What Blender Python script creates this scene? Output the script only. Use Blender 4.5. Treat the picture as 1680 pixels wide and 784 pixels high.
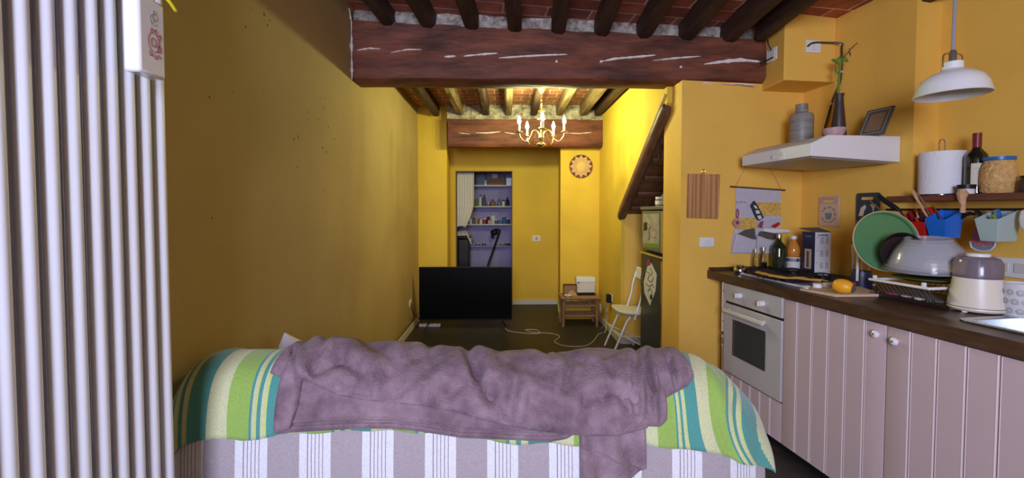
import bpy, bmesh, math, random
from mathutils import Vector, Matrix, noise
random.seed(7)
for o in list(bpy.data.objects): bpy.data.objects.remove(o)
SC = bpy.context.scene
COL = SC.collection
R = math.radians
# ---------------------------------------------------------------- camera
CAMZ, F = 1.42, 710.0
YAW, PITCH, SHY = R(-1.2), R(-1.9), -23.4
cam_d = bpy.data.cameras.new('camera'); cam = bpy.data.objects.new('camera', cam_d); COL.objects.link(cam)
cam.location = (0, 0, CAMZ); cam.rotation_euler = (R(90)+PITCH, 0, YAW)
cam_d.sensor_width = 36; cam_d.lens = 36*F/1680; cam_d.shift_y = SHY/1680; cam_d.clip_start = .02
SC.camera = cam
SC.view_settings.view_transform = 'Standard'; SC.view_settings.look = 'None'
SC.view_settings.gamma = 1; SC.view_settings.use_curve_mapping = False
SC.view_settings.exposure = 0.0
# ---------------------------------------------------------------- world + daylight through the window behind the camera
w = bpy.data.worlds.new('sky'); SC.world = w; w.use_nodes = True
w.node_tree.nodes['Background'].inputs[0].default_value = (.55,.68,1,1)
w.node_tree.nodes['Background'].inputs[1].default_value = .5
def area(name, loc, rot, sx, sy, power, col):
    d = bpy.data.lights.new(name, 'AREA'); d.shape = 'RECTANGLE'; d.size = sx; d.size_y = sy
    d.energy = power; d.color = col
    o = bpy.data.objects.new(name, d); COL.objects.link(o); o.location = loc; o.rotation_euler = rot
    return o
DAY = area('window_daylight', (-.30,-2.10,1.88), (R(80),0,R(-12)), 1.15, 1.25, 186, (.68,.745,1.0))
BULB_W, BULB_C = 14.5, (.94,1,.42)
# ---------------------------------------------------------------- projection helpers (pixel of the 1680x784 photo -> point in the room)
RM = cam.rotation_euler.to_matrix()
def ray(px, py): return RM @ Vector(((px-840)/F, -(py-392-SHY)/F, -1))
C0 = Vector((0,0,CAMZ))
def hit(px, py, p, n):
    d = ray(px, py); t = (Vector(p)-C0).dot(Vector(n))/d.dot(Vector(n)); return C0+d*t
def onY(px, py, Y): return hit(px, py, (0,Y,0), (0,1,0))
def onX(px, py, X): return hit(px, py, (X,0,0), (1,0,0))
def onZ(px, py, Z): return hit(px, py, (0,0,Z), (0,0,1))
def proj(p):
    q = RM.transposed() @ (Vector(p)-C0); return 840+F*q.x/-q.z, 392+SHY - F*q.y/-q.z
KA = R(7.2); KO = Vector((1.51,3.16,0)); KU = Vector((math.sin(KA),-math.cos(KA),0)); KV = Vector((math.cos(KA),math.sin(KA),0))
def K(u, v, z=0): return KO+KU*u+KV*v+Vector((0,0,z))
def ku(px, py, u):
    p = hit(px, py, K(u,0), KU); return (p-KO).dot(KV), p.z       # -> v, z
def kv(px, py, v):
    p = hit(px, py, K(0,v), KV); return (p-KO).dot(KU), p.z       # -> u, z
def kz(px, py, z):
    p = onZ(px, py, z); return (p-KO).dot(KU), (p-KO).dot(KV)     # -> u, v
# ---------------------------------------------------------------- materials
def nd(nt, t, **kw):
    n = nt.nodes.new(t)
    for k, v in kw.items():
        if hasattr(n, k): setattr(n, k, v)
    return n
def mat(name, col, rough=.5, metal=0, var=0, vs=4, bump=0, bs=60, trans=0, ior=1.45, sheen=0, emis=None, es=0, col2=None, stretch=None, alpha=1, coat=0):
    m = bpy.data.materials.new(name); m.use_nodes = True; nt = m.node_tree; b = nt.nodes['Principled BSDF']
    b.inputs['Base Color'].default_value = (*col,1); b.inputs['Roughness'].default_value = rough; b.inputs['Metallic'].default_value = metal
    b.inputs['Transmission Weight'].default_value = trans; b.inputs['IOR'].default_value = ior; b.inputs['Alpha'].default_value = alpha
    b.inputs['Coat Weight'].default_value = coat
    if sheen: b.inputs['Sheen Weight'].default_value = sheen; b.inputs['Sheen Roughness'].default_value = .35
    if emis: b.inputs['Emission Color'].default_value = (*emis,1); b.inputs['Emission Strength'].default_value = es
    if var or bump or col2:
        tc = nd(nt,'ShaderNodeTexCoord'); mp = nd(nt,'ShaderNodeMapping'); nt.links.new(tc.outputs['Object'], mp.inputs[0])
        if stretch: mp.inputs['Scale'].default_value = stretch
    if var or col2:
        n = nd(nt,'ShaderNodeTexNoise'); n.inputs['Scale'].default_value = vs; n.inputs['Detail'].default_value = 8; n.inputs['Roughness'].default_value = .62
        nt.links.new(mp.outputs[0], n.inputs['Vector'])
        rp = nd(nt,'ShaderNodeValToRGB'); rp.color_ramp.elements[0].position = .3; rp.color_ramp.elements[1].position = .7
        c2 = col2 or tuple(min(1,c*(1+var)) for c in col); c1 = col if col2 else tuple(c*(1-var) for c in col)
        rp.color_ramp.elements[0].color = (*c1,1); rp.color_ramp.elements[1].color = (*c2,1)
        nt.links.new(n.outputs['Fac'], rp.inputs[0]); nt.links.new(rp.outputs[0], b.inputs['Base Color'])
    if bump:
        n2 = nd(nt,'ShaderNodeTexNoise'); n2.inputs['Scale'].default_value = bs; n2.inputs['Detail'].default_value = 6
        nt.links.new(mp.outputs[0], n2.inputs['Vector'])
        bp = nd(nt,'ShaderNodeBump'); bp.inputs['Strength'].default_value = bump; bp.inputs['Distance'].default_value = .01
        nt.links.new(n2.outputs['Fac'], bp.inputs['Height']); nt.links.new(bp.outputs[0], b.inputs['Normal'])
    return m
def specks(m):
    """little chips knocked out of the plaster"""
    nt = m.node_tree; b = nt.nodes['Principled BSDF']; src = b.inputs['Base Color'].links[0].from_socket; tc = [n for n in nt.nodes if n.type == 'TEX_COORD'][0]
    v = nd(nt,'ShaderNodeTexVoronoi'); v.inputs['Scale'].default_value = 16; nt.links.new(tc.outputs['Object'], v.inputs['Vector'])
    n = nd(nt,'ShaderNodeTexNoise'); n.inputs['Scale'].default_value = 2.3; nt.links.new(tc.outputs['Object'], n.inputs['Vector'])
    mr = nd(nt,'ShaderNodeMapRange'); mr.inputs['From Min'].default_value = .50; mr.inputs['From Max'].default_value = .72; mr.inputs['To Min'].default_value = 0; mr.inputs['To Max'].default_value = .13; nt.links.new(n.outputs['Fac'], mr.inputs[0])
    lt = nd(nt,'ShaderNodeMath', operation='LESS_THAN'); nt.links.new(v.outputs['Distance'], lt.inputs[0]); nt.links.new(mr.outputs[0], lt.inputs[1])
    mx = nd(nt,'ShaderNodeMix', data_type='RGBA'); nt.links.new(lt.outputs[0], mx.inputs[0]); nt.links.new(src, mx.inputs[6]); mx.inputs[7].default_value = (.16,.07,.03,1); nt.links.new(mx.outputs[2], b.inputs['Base Color'])
def brickmat(name, c1, c2, mortar, bw, rh, ms, rough, rot=0, bump=.3, var=.3, swap=False, offs=.5):
    m = bpy.data.materials.new(name); m.use_nodes = True; nt = m.node_tree; b = nt.nodes['Principled BSDF']; b.inputs['Roughness'].default_value = rough
    tc = nd(nt,'ShaderNodeTexCoord'); mp = nd(nt,'ShaderNodeMapping'); mp.inputs['Rotation'].default_value = (0,0,rot)
    nt.links.new(tc.outputs['Object'], mp.inputs[0])
    br = nd(nt,'ShaderNodeTexBrick'); br.inputs['Scale'].default_value = 1; br.inputs['Brick Width'].default_value = bw; br.inputs['Row Height'].default_value = rh
    br.inputs['Mortar Size'].default_value = ms; br.inputs['Color1'].default_value = (*c1,1); br.inputs['Color2'].default_value = (*c2,1); br.inputs['Mortar'].default_value = (*mortar,1)
    br.offset = offs
    nt.links.new(mp.outputs[0], br.inputs['Vector'])
    n = nd(nt,'ShaderNodeTexNoise'); n.inputs['Scale'].default_value = 9; n.inputs['Detail'].default_value = 9
    nt.links.new(mp.outputs[0], n.inputs['Vector'])
    mr = nd(nt,'ShaderNodeMapRange'); mr.inputs['From Min'].default_value = .3; mr.inputs['From Max'].default_value = .7
    mr.inputs['To Min'].default_value = 1-var; mr.inputs['To Max'].default_value = 1+var; nt.links.new(n.outputs['Fac'], mr.inputs[0])
    mx = nd(nt,'ShaderNodeMix', data_type='RGBA', blend_type='MULTIPLY'); mx.inputs[0].default_value = 1
    nt.links.new(br.outputs['Color'], mx.inputs[6]); nt.links.new(mr.outputs[0], mx.inputs[7]); nt.links.new(mx.outputs[2], b.inputs['Base Color'])
    bp = nd(nt,'ShaderNodeBump'); bp.inputs['Strength'].default_value = bump; bp.inputs['Distance'].default_value = .006
    iv = nd(nt,'ShaderNodeMath', operation='MULTIPLY_ADD'); iv.inputs[1].default_value = -1; iv.inputs[2].default_value = 1
    nt.links.new(br.outputs['Fac'], iv.inputs[0]); nt.links.new(iv.outputs[0], bp.inputs['Height']); nt.links.new(bp.outputs[0], b.inputs['Normal'])
    return m
def stripemat(name, stops, rough=.9, bump=.25, period=1, coord='UV', sheen=.3, var=.1):
    """stops: [(pos, colour)...] constant ramp over fract(uv.x)"""
    m = bpy.data.materials.new(name); m.use_nodes = True; nt = m.node_tree; b = nt.nodes['Principled BSDF']; b.inputs['Roughness'].default_value = rough
    b.inputs['Sheen Weight'].default_value = sheen
    tc = nd(nt,'ShaderNodeTexCoord'); sp = nd(nt,'ShaderNodeSeparateXYZ'); nt.links.new(tc.outputs['UV'], sp.inputs[0])
    fr = nd(nt,'ShaderNodeMath', operation='FRACT'); nt.links.new(sp.outputs[0], fr.inputs[0])
    rp = nd(nt,'ShaderNodeValToRGB'); rp.color_ramp.interpolation = 'CONSTANT'; e = rp.color_ramp.elements
    e[0].position = 0; e[0].color = (*stops[0][1],1); e[1].position = stops[1][0]; e[1].color = (*stops[1][1],1)
    for p, c in stops[2:]: x = e.new(p); x.color = (*c,1)
    nt.links.new(fr.outputs[0], rp.inputs[0])
    n = nd(nt,'ShaderNodeTexNoise'); n.inputs['Scale'].default_value = 160; n.inputs['Detail'].default_value = 6; nt.links.new(tc.outputs['Object'], n.inputs['Vector'])
    mr = nd(nt,'ShaderNodeMapRange'); mr.inputs['From Min'].default_value = .3; mr.inputs['From Max'].default_value = .7
    mr.inputs['To Min'].default_value = 1-var; mr.inputs['To Max'].default_value = 1+var; nt.links.new(n.outputs['Fac'], mr.inputs[0])
    mx = nd(nt,'ShaderNodeMix', data_type='RGBA', blend_type='MULTIPLY'); mx.inputs[0].default_value = 1
    nt.links.new(rp.outputs[0], mx.inputs[6]); nt.links.new(mr.outputs[0], mx.inputs[7]); nt.links.new(mx.outputs[2], b.inputs['Base Color'])
    bp = nd(nt,'ShaderNodeBump'); bp.inputs['Strength'].default_value = bump; bp.inputs['Distance'].default_value = .004
    nt.links.new(n.outputs['Fac'], bp.inputs['Height']); nt.links.new(bp.outputs[0], b.inputs['Normal'])
    return m
YEL = (.72,.47,.05)
M = dict(
 wall=mat('yellow_plaster', YEL, .85, var=.07, vs=1.6, bump=.12, bs=35),
 wallk=mat('yellow_plaster_kitchen', (.85,.50,.088), .75, var=.06, vs=2, bump=.12, bs=35),
 lilac=mat('lilac_plaster', (.36,.31,.55), .9, var=.08, bump=.1),
 beam=mat('beam_wood', (.045,.013,.007), .66, col2=(.25,.072,.036), vs=7, bump=.9, bs=22, stretch=(.35,1.2,1.6)),
 joist=mat('joist_wood', (.022,.010,.006), .7, col2=(.085,.038,.022), vs=9, bump=.6, bs=30, stretch=(2,.3,2)),
 joistf=mat('old_joist_wood', (.075,.045,.022), .75, col2=(.30,.19,.09), vs=9, bump=.6, bs=30, stretch=(2.4,.25,2.4)),
 mortar=mat('old_mortar', (.11,.085,.07), .95, col2=(.68,.58,.50), vs=22, bump=1, bs=45),
 filler=mat('white_filler', (.74,.66,.60), .9, var=.15, vs=40),
 tile=brickmat('terracotta_tiles', (.44,.115,.060), (.26,.062,.038), (.60,.42,.33), .31, .15, .006, .7, rot=R(-4), offs=.3),
 tilef=brickmat('terracotta_tiles_far', (.46,.17,.085), (.34,.11,.06), (.60,.45,.34), .31, .15, .006, .75, offs=.3),
 floor=brickmat('dark_laminate', (.034,.029,.027), (.024,.021,.020), (.010,.009,.009), 1.25, .19, .003, .5, bump=.15, var=.25),
 skirt=mat('skirting', (.60,.55,.50), .5),
 white=mat('white_plastic', (.78,.76,.76), .4),
 rad=mat('radiator_enamel', (.80,.80,.86), .38),
 ceramic=mat('white_ceramic', (.80,.78,.80), .2, coat=.5),
 black=mat('black_plastic', (.012,.012,.013), .4),
 blackgloss=mat('screen_glass', (.003,.003,.004), .28),
 brass=mat('brass', (.72,.56,.30), .28, 1),
 steel=mat('steel', (.55,.55,.56), .25, 1),
 steeld=mat('brushed_steel_dark', (.40,.38,.38), .42, .35, var=.05),
 chrome=mat('chrome', (.75,.75,.77), .12, 1),
 wood=mat('light_wood', (.50,.27,.13), .5, col2=(.66,.40,.21), vs=6, stretch=(1,8,8), bump=.1),
 bamboo=mat('bamboo_wood', (.20,.105,.05), .55, col2=(.33,.18,.09), vs=6, stretch=(8,8,1), bump=.2),
 worktop=mat('dark_worktop', (.050,.024,.013), .32, col2=(.105,.054,.030), vs=7, stretch=(9,.8,6), bump=.12),
 shelfw=mat('brown_shelf', (.11,.035,.022), .5, col2=(.19,.065,.04), vs=7, stretch=(8,1,4)),
 wall2=mat('yellow_plaster_dimmed', (.42,.29,.12), .85, var=.08, vs=1.4, bump=.14, bs=35),  # same yellow paint as the other walls, darkened to imitate dim grazing light
 pink=mat('pale_pink_paint', (.57,.43,.44), .45, var=.02),
 oven=mat('oven_enamel', (.50,.47,.46), .33),
 glassd=mat('oven_glass', (.055,.055,.055), .12, coat=.3),
 glass=mat('clear_glass', (.95,.95,.95), .03, trans=1),
 bowlp=mat('clear_plastic', (.74,.74,.80), .12, alpha=.20, coat=.6),
 purplep=mat('smoked_plastic', (.40,.34,.42), .15, trans=.6, alpha=.85),
 towel=mat('paper_towel', (.80,.78,.80), .95, bump=.4, bs=90),
 blue=mat('blue_plastic', (.012,.15,.62), .35), red=mat('red_plastic', (.50,.012,.012), .35),
 mint=mat('grey_mint_plastic', (.40,.50,.49), .4), green=mat('green_tray', (.085,.22,.085), .45, var=.08, vs=60),
 tgreen=mat('olive_green', (.10,.12,.03), .5), darkpan=mat('dark_pan', (.018,.010,.010), .35),
 fleece=None, bluegrey=mat('dark_blue_grey_print', (.030,.048,.065), .5), orange=mat('orange_fruit', (.85,.38,.02), .4, var=.12, vs=5),
 wine=mat('dark_bottle_glass', (.010,.012,.008), .08, coat=.5), capsule=mat('red_capsule', (.20,.012,.015), .4),
 oil=mat('green_oil_bottle', (.012,.022,.008), .07, coat=.5), amber=mat('amber_liquid', (.85,.34,.06), .1, trans=.35, coat=.4),
 cream=mat('cream_plastic', (.74,.66,.56), .35), label=mat('paper_label', (.66,.58,.47), .8), labelw=mat('white_label', (.70,.66,.66), .7),
 navy=mat('navy_print', (.015,.02,.06), .4), fabric=mat('linen', (.56,.51,.56), .95, var=.06, vs=30, bump=.3, bs=200),
 mustard=mat('mustard_pattern', (.52,.26,.02), .9, col2=(.80,.55,.16), vs=60),
 grey=mat('grey_stone_vase', (.16,.145,.125), .45, col2=(.33,.31,.28), vs=5, stretch=(1,1,5)),
 darkvase=mat('dark_brown_vase', (.055,.035,.03), .45), pinkb=mat('pink_bowl', (.50,.32,.32), .6, var=.2, vs=40, bump=.5),
 leaf=mat('leaf_green', (.14,.24,.03), .5), leafd=mat('dry_stem', (.12,.08,.03), .6),
 darkwood=mat('stair_wood', (.085,.034,.018), .5, col2=(.17,.075,.04), vs=5, stretch=(3,.6,3)),
 fridge=mat('fridge_metal', (.20,.195,.175), .36, .55), fridged=mat('fridge_dark', (.05,.052,.045), .4, .3),
 pasta=mat('dry_pasta', (.50,.26,.07), .7, col2=(.78,.50,.20), vs=50, bump=1, bs=70),
 bluelid=mat('blue_lid', (.02,.13,.40), .35), potw=mat('patterned_pot', (.66,.64,.64), .6, bump=.3, bs=60),
 cushion=mat('white_cushion', (.72,.68,.74), .9, bump=.25, bs=60), curtain=None,
 redknit=mat('red_knit', (.42,.03,.06), .95, col2=(.80,.35,.40), vs=110, bump=.6, bs=120), tealf=mat('grey_teal_fabric', (.16,.24,.27), .9),
 darkcloth=mat('black_cloth', (.012,.012,.014), .9, bump=.3, bs=30), yellowcloth=mat('ochre_cloth', (.50,.26,.05), .9, var=.12, vs=20, bump=.3),
 boardw=mat('pale_board', (.62,.43,.30), .55, var=.08, vs=6, stretch=(1,9,9)), card=mat('cardboard', (.28,.17,.09), .8), sinks=mat('sink_steel', (.42,.44,.48), .22, .9),
 lucky=None,
 yellowp=mat('yellow_ribbon', (.85,.70,.02), .5), ink=mat('purple_ink', (.28,.04,.10), .6), inkg=mat('grey_ink', (.30,.28,.34), .6), inkb=mat('black_ink', (.03,.03,.04), .6),
 bulb=mat('lit_bulb', (1,1,1), .3, emis=(1,.96,.82), es=28), bulbc=mat('lit_bulb_cool', (1,1,1), .3, emis=(.62,.85,1), es=28), candle=mat('candle_sleeve', (.80,.74,.60), .5),
 offw=mat('off_white', (.66,.61,.55), .5), graph=mat('printed_magnet_dark', (.10,.09,.08), .5), paper=mat('drawing_paper', (.62,.57,.50), .8),
)
specks(M['wall2'])
M['blackgloss'].node_tree.nodes['Principled BSDF'].inputs['Specular IOR Level'].default_value = .12
M['black'].node_tree.nodes['Principled BSDF'].inputs['Specular IOR Level'].default_value = .3
# ---------------------------------------------------------------- mesh helpers
def box(bm, x0, x1, y0, y1, z0, z1):
    x0, x1 = min(x0,x1), max(x0,x1); y0, y1 = min(y0,y1), max(y0,y1); z0, z1 = min(z0,z1), max(z0,z1)
    v = [bm.verts.new(p) for p in ((x0,y0,z0),(x1,y0,z0),(x1,y1,z0),(x0,y1,z0),(x0,y0,z1),(x1,y0,z1),(x1,y1,z1),(x0,y1,z1))]
    for f in ((3,2,1,0),(4,5,6,7),(0,1,5,4),(1,2,6,5),(2,3,7,6),(3,0,4,7)): bm.faces.new([v[i] for i in f])
    return bm
def B(*a):
    bm = bmesh.new(); box(bm, *a); return bm
def lathe(bm, prof, seg=28, c=(0,0,0), ax='z'):
    rings = []
    for r, z in prof:
        ring = []
        for i in range(seg):
            a = 2*math.pi*i/seg; x, y = max(r,1e-4)*math.cos(a), max(r,1e-4)*math.sin(a)
            p = (x,y,z) if ax == 'z' else ((z,x,y) if ax == 'x' else (y,z,x))
            ring.append(bm.verts.new((p[0]+c[0],p[1]+c[1],p[2]+c[2])))
        rings.append(ring)
    for a, b in zip(rings, rings[1:]):
        for i in range(seg): bm.faces.new((a[i],a[(i+1)%seg],b[(i+1)%seg],b[i]))
    if prof[0][0] > .002 and prof[-1][0] > .002:
        a, b = rings[-1], rings[0]
        for i in range(seg): bm.faces.new((a[i],a[(i+1)%seg],b[(i+1)%seg],b[i]))
    else: bm.faces.new(rings[0][::-1]); bm.faces.new(rings[-1])
    return bm
def L(prof, seg=28, c=(0,0,0), ax='z'):
    bm = bmesh.new(); return lathe(bm, prof, seg, c, ax)
def tube(bm, pts, r, seg=10, closed=False):
    pts = [Vector(p) for p in pts]; n = len(pts); rings = []; up = None
    for i, p in enumerate(pts):
        if closed: t = (pts[(i+1)%n]-pts[i-1]).normalized()
        else: t = (pts[min(i+1,n-1)]-pts[max(i-1,0)]).normalized()
        if up is None: up = Vector((0,0,1)) if abs(t.z) < .9 else Vector((1,0,0))
        s = t.cross(up).normalized(); up = s.cross(t).normalized()
        rr = r[i] if isinstance(r,(list,tuple)) else r
        rings.append([bm.verts.new(p+(s*math.cos(2*math.pi*k/seg)+up*math.sin(2*math.pi*k/seg))*rr) for k in range(seg)])
    for i in range(n if closed else n-1):
        a, b = rings[i], rings[(i+1)%n]
        for k in range(seg): bm.faces.new((a[k],b[k],b[(k+1)%seg],a[(k+1)%seg]))
    if not closed: bm.faces.new(rings[0]); bm.faces.new(rings[-1][::-1])
    return bm
def Tb(pts, r, seg=10, closed=False):
    return tube(bmesh.new(), pts, r, seg, closed)
def smooth_path(pts, n=8):
    P = [Vector(p) for p in pts]; out = []
    for i in range(len(P)-1):
        p0, p1, p2, p3 = P[max(i-1,0)], P[i], P[i+1], P[min(i+2,len(P)-1)]
        for k in range(n):
            t = k/n
            out.append(.5*((2*p1)+(p2-p0)*t+(2*p0-5*p1+4*p2-p3)*t*t+(3*p1-p0-3*p2+p3)*t**3))
    out.append(P[-1]); return out
def prism(bm, pts, vec):
    """closed outline of 3D points, extruded by vec"""
    a = [bm.verts.new(p) for p in pts]; b = [bm.verts.new(Vector(p)+Vector(vec)) for p in pts]
    bm.faces.new(a); bm.faces.new(b[::-1]); n = len(a)
    for i in range(n): bm.faces.new((a[i],b[i],b[(i+1)%n],a[(i+1)%n]))
    return bm
def PR(pts, vec): return prism(bmesh.new(), pts, vec)
def grid(bm, rows, close_v=False):
    g = [[bm.verts.new(p) for p in r] for r in rows]
    for i in range(len(g)-1):
        m = len(g[i])
        for j in range(m if close_v else m-1): bm.faces.new((g[i][j],g[i+1][j],g[i+1][(j+1)%m],g[i][(j+1)%m]))
    return g
def mesh(name, bm, m, parent=None, loc=(0,0,0), rz=0, bev=0, sub=0, solid=0, sharp=35):
    bmesh.ops.recalc_face_normals(bm, faces=bm.faces[:])
    me = bpy.data.meshes.new(name); bm.to_mesh(me); bm.free()
    for p in me.polygons: p.use_smooth = True
    me.set_sharp_from_angle(angle=R(sharp))
    if isinstance(m, str): m = M[m]
    for q in (m if isinstance(m, (list,tuple)) else [m]): me.materials.append(q)
    o = bpy.data.objects.new(name, me); COL.objects.link(o); o.location = loc; o.rotation_euler = (0,0,rz)
    if parent: o.parent = parent
    if solid: s = o.modifiers.new('solidify','SOLIDIFY'); s.thickness = solid; s.offset = 0
    if bev: b = o.modifiers.new('bevel','BEVEL'); b.width = bev; b.segments = 2; b.limit_method = 'ANGLE'; b.angle_limit = R(40)
    if sub: s = o.modifiers.new('sub','SUBSURF'); s.levels = sub; s.render_levels = sub
    return o
def tag(o, label, cat, group=None):
    o['label'] = label; o['category'] = cat
    if group: o['group'] = group
    return o
def thing(name, label, cat, loc=(0,0,0), rz=0, group=None):
    o = bpy.data.objects.new(name, None); COL.objects.link(o); o.location = loc; o.rotation_euler = (0,0,rz); o.empty_display_size = .05
    return tag(o, label, cat, group)
def struct(name, bm, m, **k):
    o = mesh(name, bm, m, **k)
    o['kind'] = 'structure'; return o
def lab(o, s): o['label'] = s; return o
def text(name, s, size, m, parent, loc, rot, ext=.0004, align='CENTER', bold=0):
    c = bpy.data.curves.new(name,'FONT'); c.body = s; c.size = size; c.extrude = ext; c.align_x = align; c.align_y = 'CENTER'; c.offset = bold; c.resolution_u = 3
    t = bpy.data.objects.new(name, c); COL.objects.link(t)
    dg = bpy.context.evaluated_depsgraph_get(); me = bpy.data.meshes.new_from_object(t.evaluated_get(dg)); bpy.data.objects.remove(t)
    me.materials.clear(); me.materials.append(M[m]); o = bpy.data.objects.new(name, me); COL.objects.link(o)
    o.location = loc; o.rotation_euler = rot; o.parent = parent; return o
def kt(name, label, cat, u, v, z, rz=0, group=None):        # a thing in the kitchen's frame: local x = towards the right wall, local y = away from camera
    return thing(name, label, cat, K(u,v,z), KA+rz, group)
def interp(x, tab):
    if x <= tab[0][0]: return tab[0][1]
    for (a, fa), (b, fb) in zip(tab, tab[1:]):
        if x <= b: return fa+(fb-fa)*(x-a)/(b-a)
    return tab[-1][1]
# ================================================================ THE ROOM
LX, RX = -1.10, 1.25
JZ = lambda x: 2.725-.0385*x
struct('floor', B(-1.4,3.2,-2.4,7.7,-.1,0), 'floor')
bm = bmesh.new(); prism(bm, [(-1.3,-2.3,JZ(-1.3)+.11),(3.2,-2.3,JZ(3.2)+.11),(3.2,3.42,JZ(3.2)+.11),(-1.3,3.42,JZ(-1.3)+.11)], (0,0,.08))
struct('ceiling', bm, 'tile')
struct('ceiling', B(-1.3,1.5,3.42,5.95,2.745,2.83), 'tilef')
# left wall, slightly uneven hand-trowelled plaster
bm = bmesh.new(); rows = []
for i in range(60):
    y = -3.05+i*(8.8/59); rows.append([(LX+.010*noise.noise(Vector((y*.9,j*.14,3)))-(.006 if j==0 else 0), y, j*(3.0/22)) for j in range(23)])
grid(bm, rows)
struct('wall_left', bm, 'wall2', solid=.02)
struct('wall_left', PR([(LX,5.6,0),(-.72,5.6,0),(-.79,6.5,0),(LX,6.5,0)], (0,0,2.9)), 'wall')
# wall behind the camera with the window opening that lets the daylight in
struct('wall_rear', B(-1.3,-.95,-2.36,-2.24,0,3), 'wall'); struct('wall_rear', B(.35,3.2,-2.36,-2.24,0,3), 'wall')
struct('wall_rear', B(-.95,.35,-2.36,-2.24,0,.55), 'wall'); struct('wall_rear', B(-.95,.35,-2.36,-2.24,2.55,3), 'wall')
bm = bmesh.new()
for a in ((-.95,-.89,.55,2.55),(.29,.35,.55,2.55),(-.89,.29,.55,.61),(-.89,.29,2.49,2.55)): box(bm, a[0],a[1],-2.30,-2.24,a[2],a[3])
struct('window_1', bm, 'offw')
# far wall with the closet doorway
yb = 6.5; d0 = onY(747,280,yb); d1 = onY(841,280,yb); dz = d0.z
struct('wall_back', B(-.85,d0.x,yb,yb+.1,0,2.9), 'wall'); struct('wall_back', B(d1.x,1.5,yb,yb+.1,0,2.9), 'wall'); struct('wall_back', B(d0.x,d1.x,yb,yb+.1,dz,2.9), 'wall')
struct('ceiling', B(-.9,1.3,5.95,6.6,2.745,2.83), 'tilef')
# right pier with the mirror
struct('wall_pier', PR([(.745,5.6,0),(1.5,5.6,0),(1.5,6.5,0),(.835,6.5,0)], (0,0,2.9)), 'wall')
# right wall above and beyond the under-stair niche
struct('wall_right', PR([(RX,5.65,0),(RX,5.65,2.9),(RX,3.30,2.9),(RX,3.30,2.24),(RX,4.55,1.37),(RX,4.55,0)], (.04,0,0)), 'wall')
struct('wall_right', B(RX+.04,2.1,4.55,4.62,0,1.40), 'wallk')
struct('wall_right', B(2.02,2.1,3.3,4.6,0,2.6), 'wallk')
# closet beyond the doorway
for a in ((-.95,.45,7.52,7.58,0,2.5),(-.98,-.9,6.6,7.55,0,2.5),(.42,.48,6.6,7.55,0,2.5),(-.98,.48,6.6,7.58,2.45,2.5)): struct('wall_closet', B(*a), 'lilac')
# kitchen pier wall (seen face on), its upper corner box, the right wall and its recess
VW = .77
u1, _ = kv(1499,200,VW); v2, _ = ku(1541,150,u1)
BT = 2.36
pl, _ = ku(1117,300,0)
def kq(*uv): return [K(u,v,0) for u, v in uv]
struct('wall_kitchen', PR([K(0,pl),K(0,1.0),Vector((2.48,3.46,0)),Vector((K(0,pl).x-.005,3.46,0))], (0,0,BT)), 'wallk')
bxv, _ = ku(1251,100,0)
struct('wall_kitchen', PR(kq((.0,bxv),(0,1.0),(-.24,1.0),(-.24,bxv)), (0,0,.5)), 'wallk', loc=(0,0,BT))
struct('wall_kitchen', PR(kq((0,VW),(u1,VW),(u1,v2),(u1,v2+.1),(0,v2+.1)), (0,0,3)), 'wallk')
struct('wall_kitchen', PR(kq((u1,v2),(6.4,v2),(6.4,v2+.1),(u1,v2+.1)), (0,0,3)), 'wallk')
# boxed-in corner under the ceiling
ub = .27; bxf, zb = ku(1286,131,ub)
bx = struct('trim_1', PR([K(0,bxv,zb),K(ub,bxf,zb),K(ub,VW,zb),K(0,VW,zb)], (0,0,.55)), 'wallk', bev=.006)
# broken white plaster edge where the left wall meets the big beam
struct('trim_4', Tb([(LX+.022+.004*noise.noise(Vector((0,0,i*.7))), 3.150-(.0 if i < 26 else (i-26)*.012), 2.355+.016*i) for i in range(31)], [.003+.016*abs(noise.noise(Vector((3,1,i*.9)))) for i in range(31)], 8), 'filler')
# baseboards
struct('baseboard_left', B(LX+.012,LX+.028,2.6,5.6,0,.075), 'skirt', bev=.003)
struct('baseboard_back', B(d1.x,.835,yb-.018,yb,0,.075), 'skirt', bev=.003)
struct('baseboard_back', PR([(.745,5.6,0),(.835,6.49,0),(.82,6.49,0),(.728,5.585,0)], (0,0,.075)), 'skirt')
struct('baseboard_right', B(RX-.016,RX,4.55,5.6,0,.075), 'skirt', bev=.003)
struct('baseboard_right', B(RX,2.0,4.53,4.55,0,.075), 'skirt', bev=.003)
# doorway edge trim in pale plaster
bm = bmesh.new(); box(bm, d0.x,d0.x+.012,yb-.004,yb+.1,0,dz); box(bm, d1.x-.012,d1.x,yb-.004,yb+.1,0,dz); box(bm, d0.x+.012,d1.x-.012,yb-.004,yb+.1,dz-.012,dz)
struct('door_1', bm, 'card')
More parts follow.
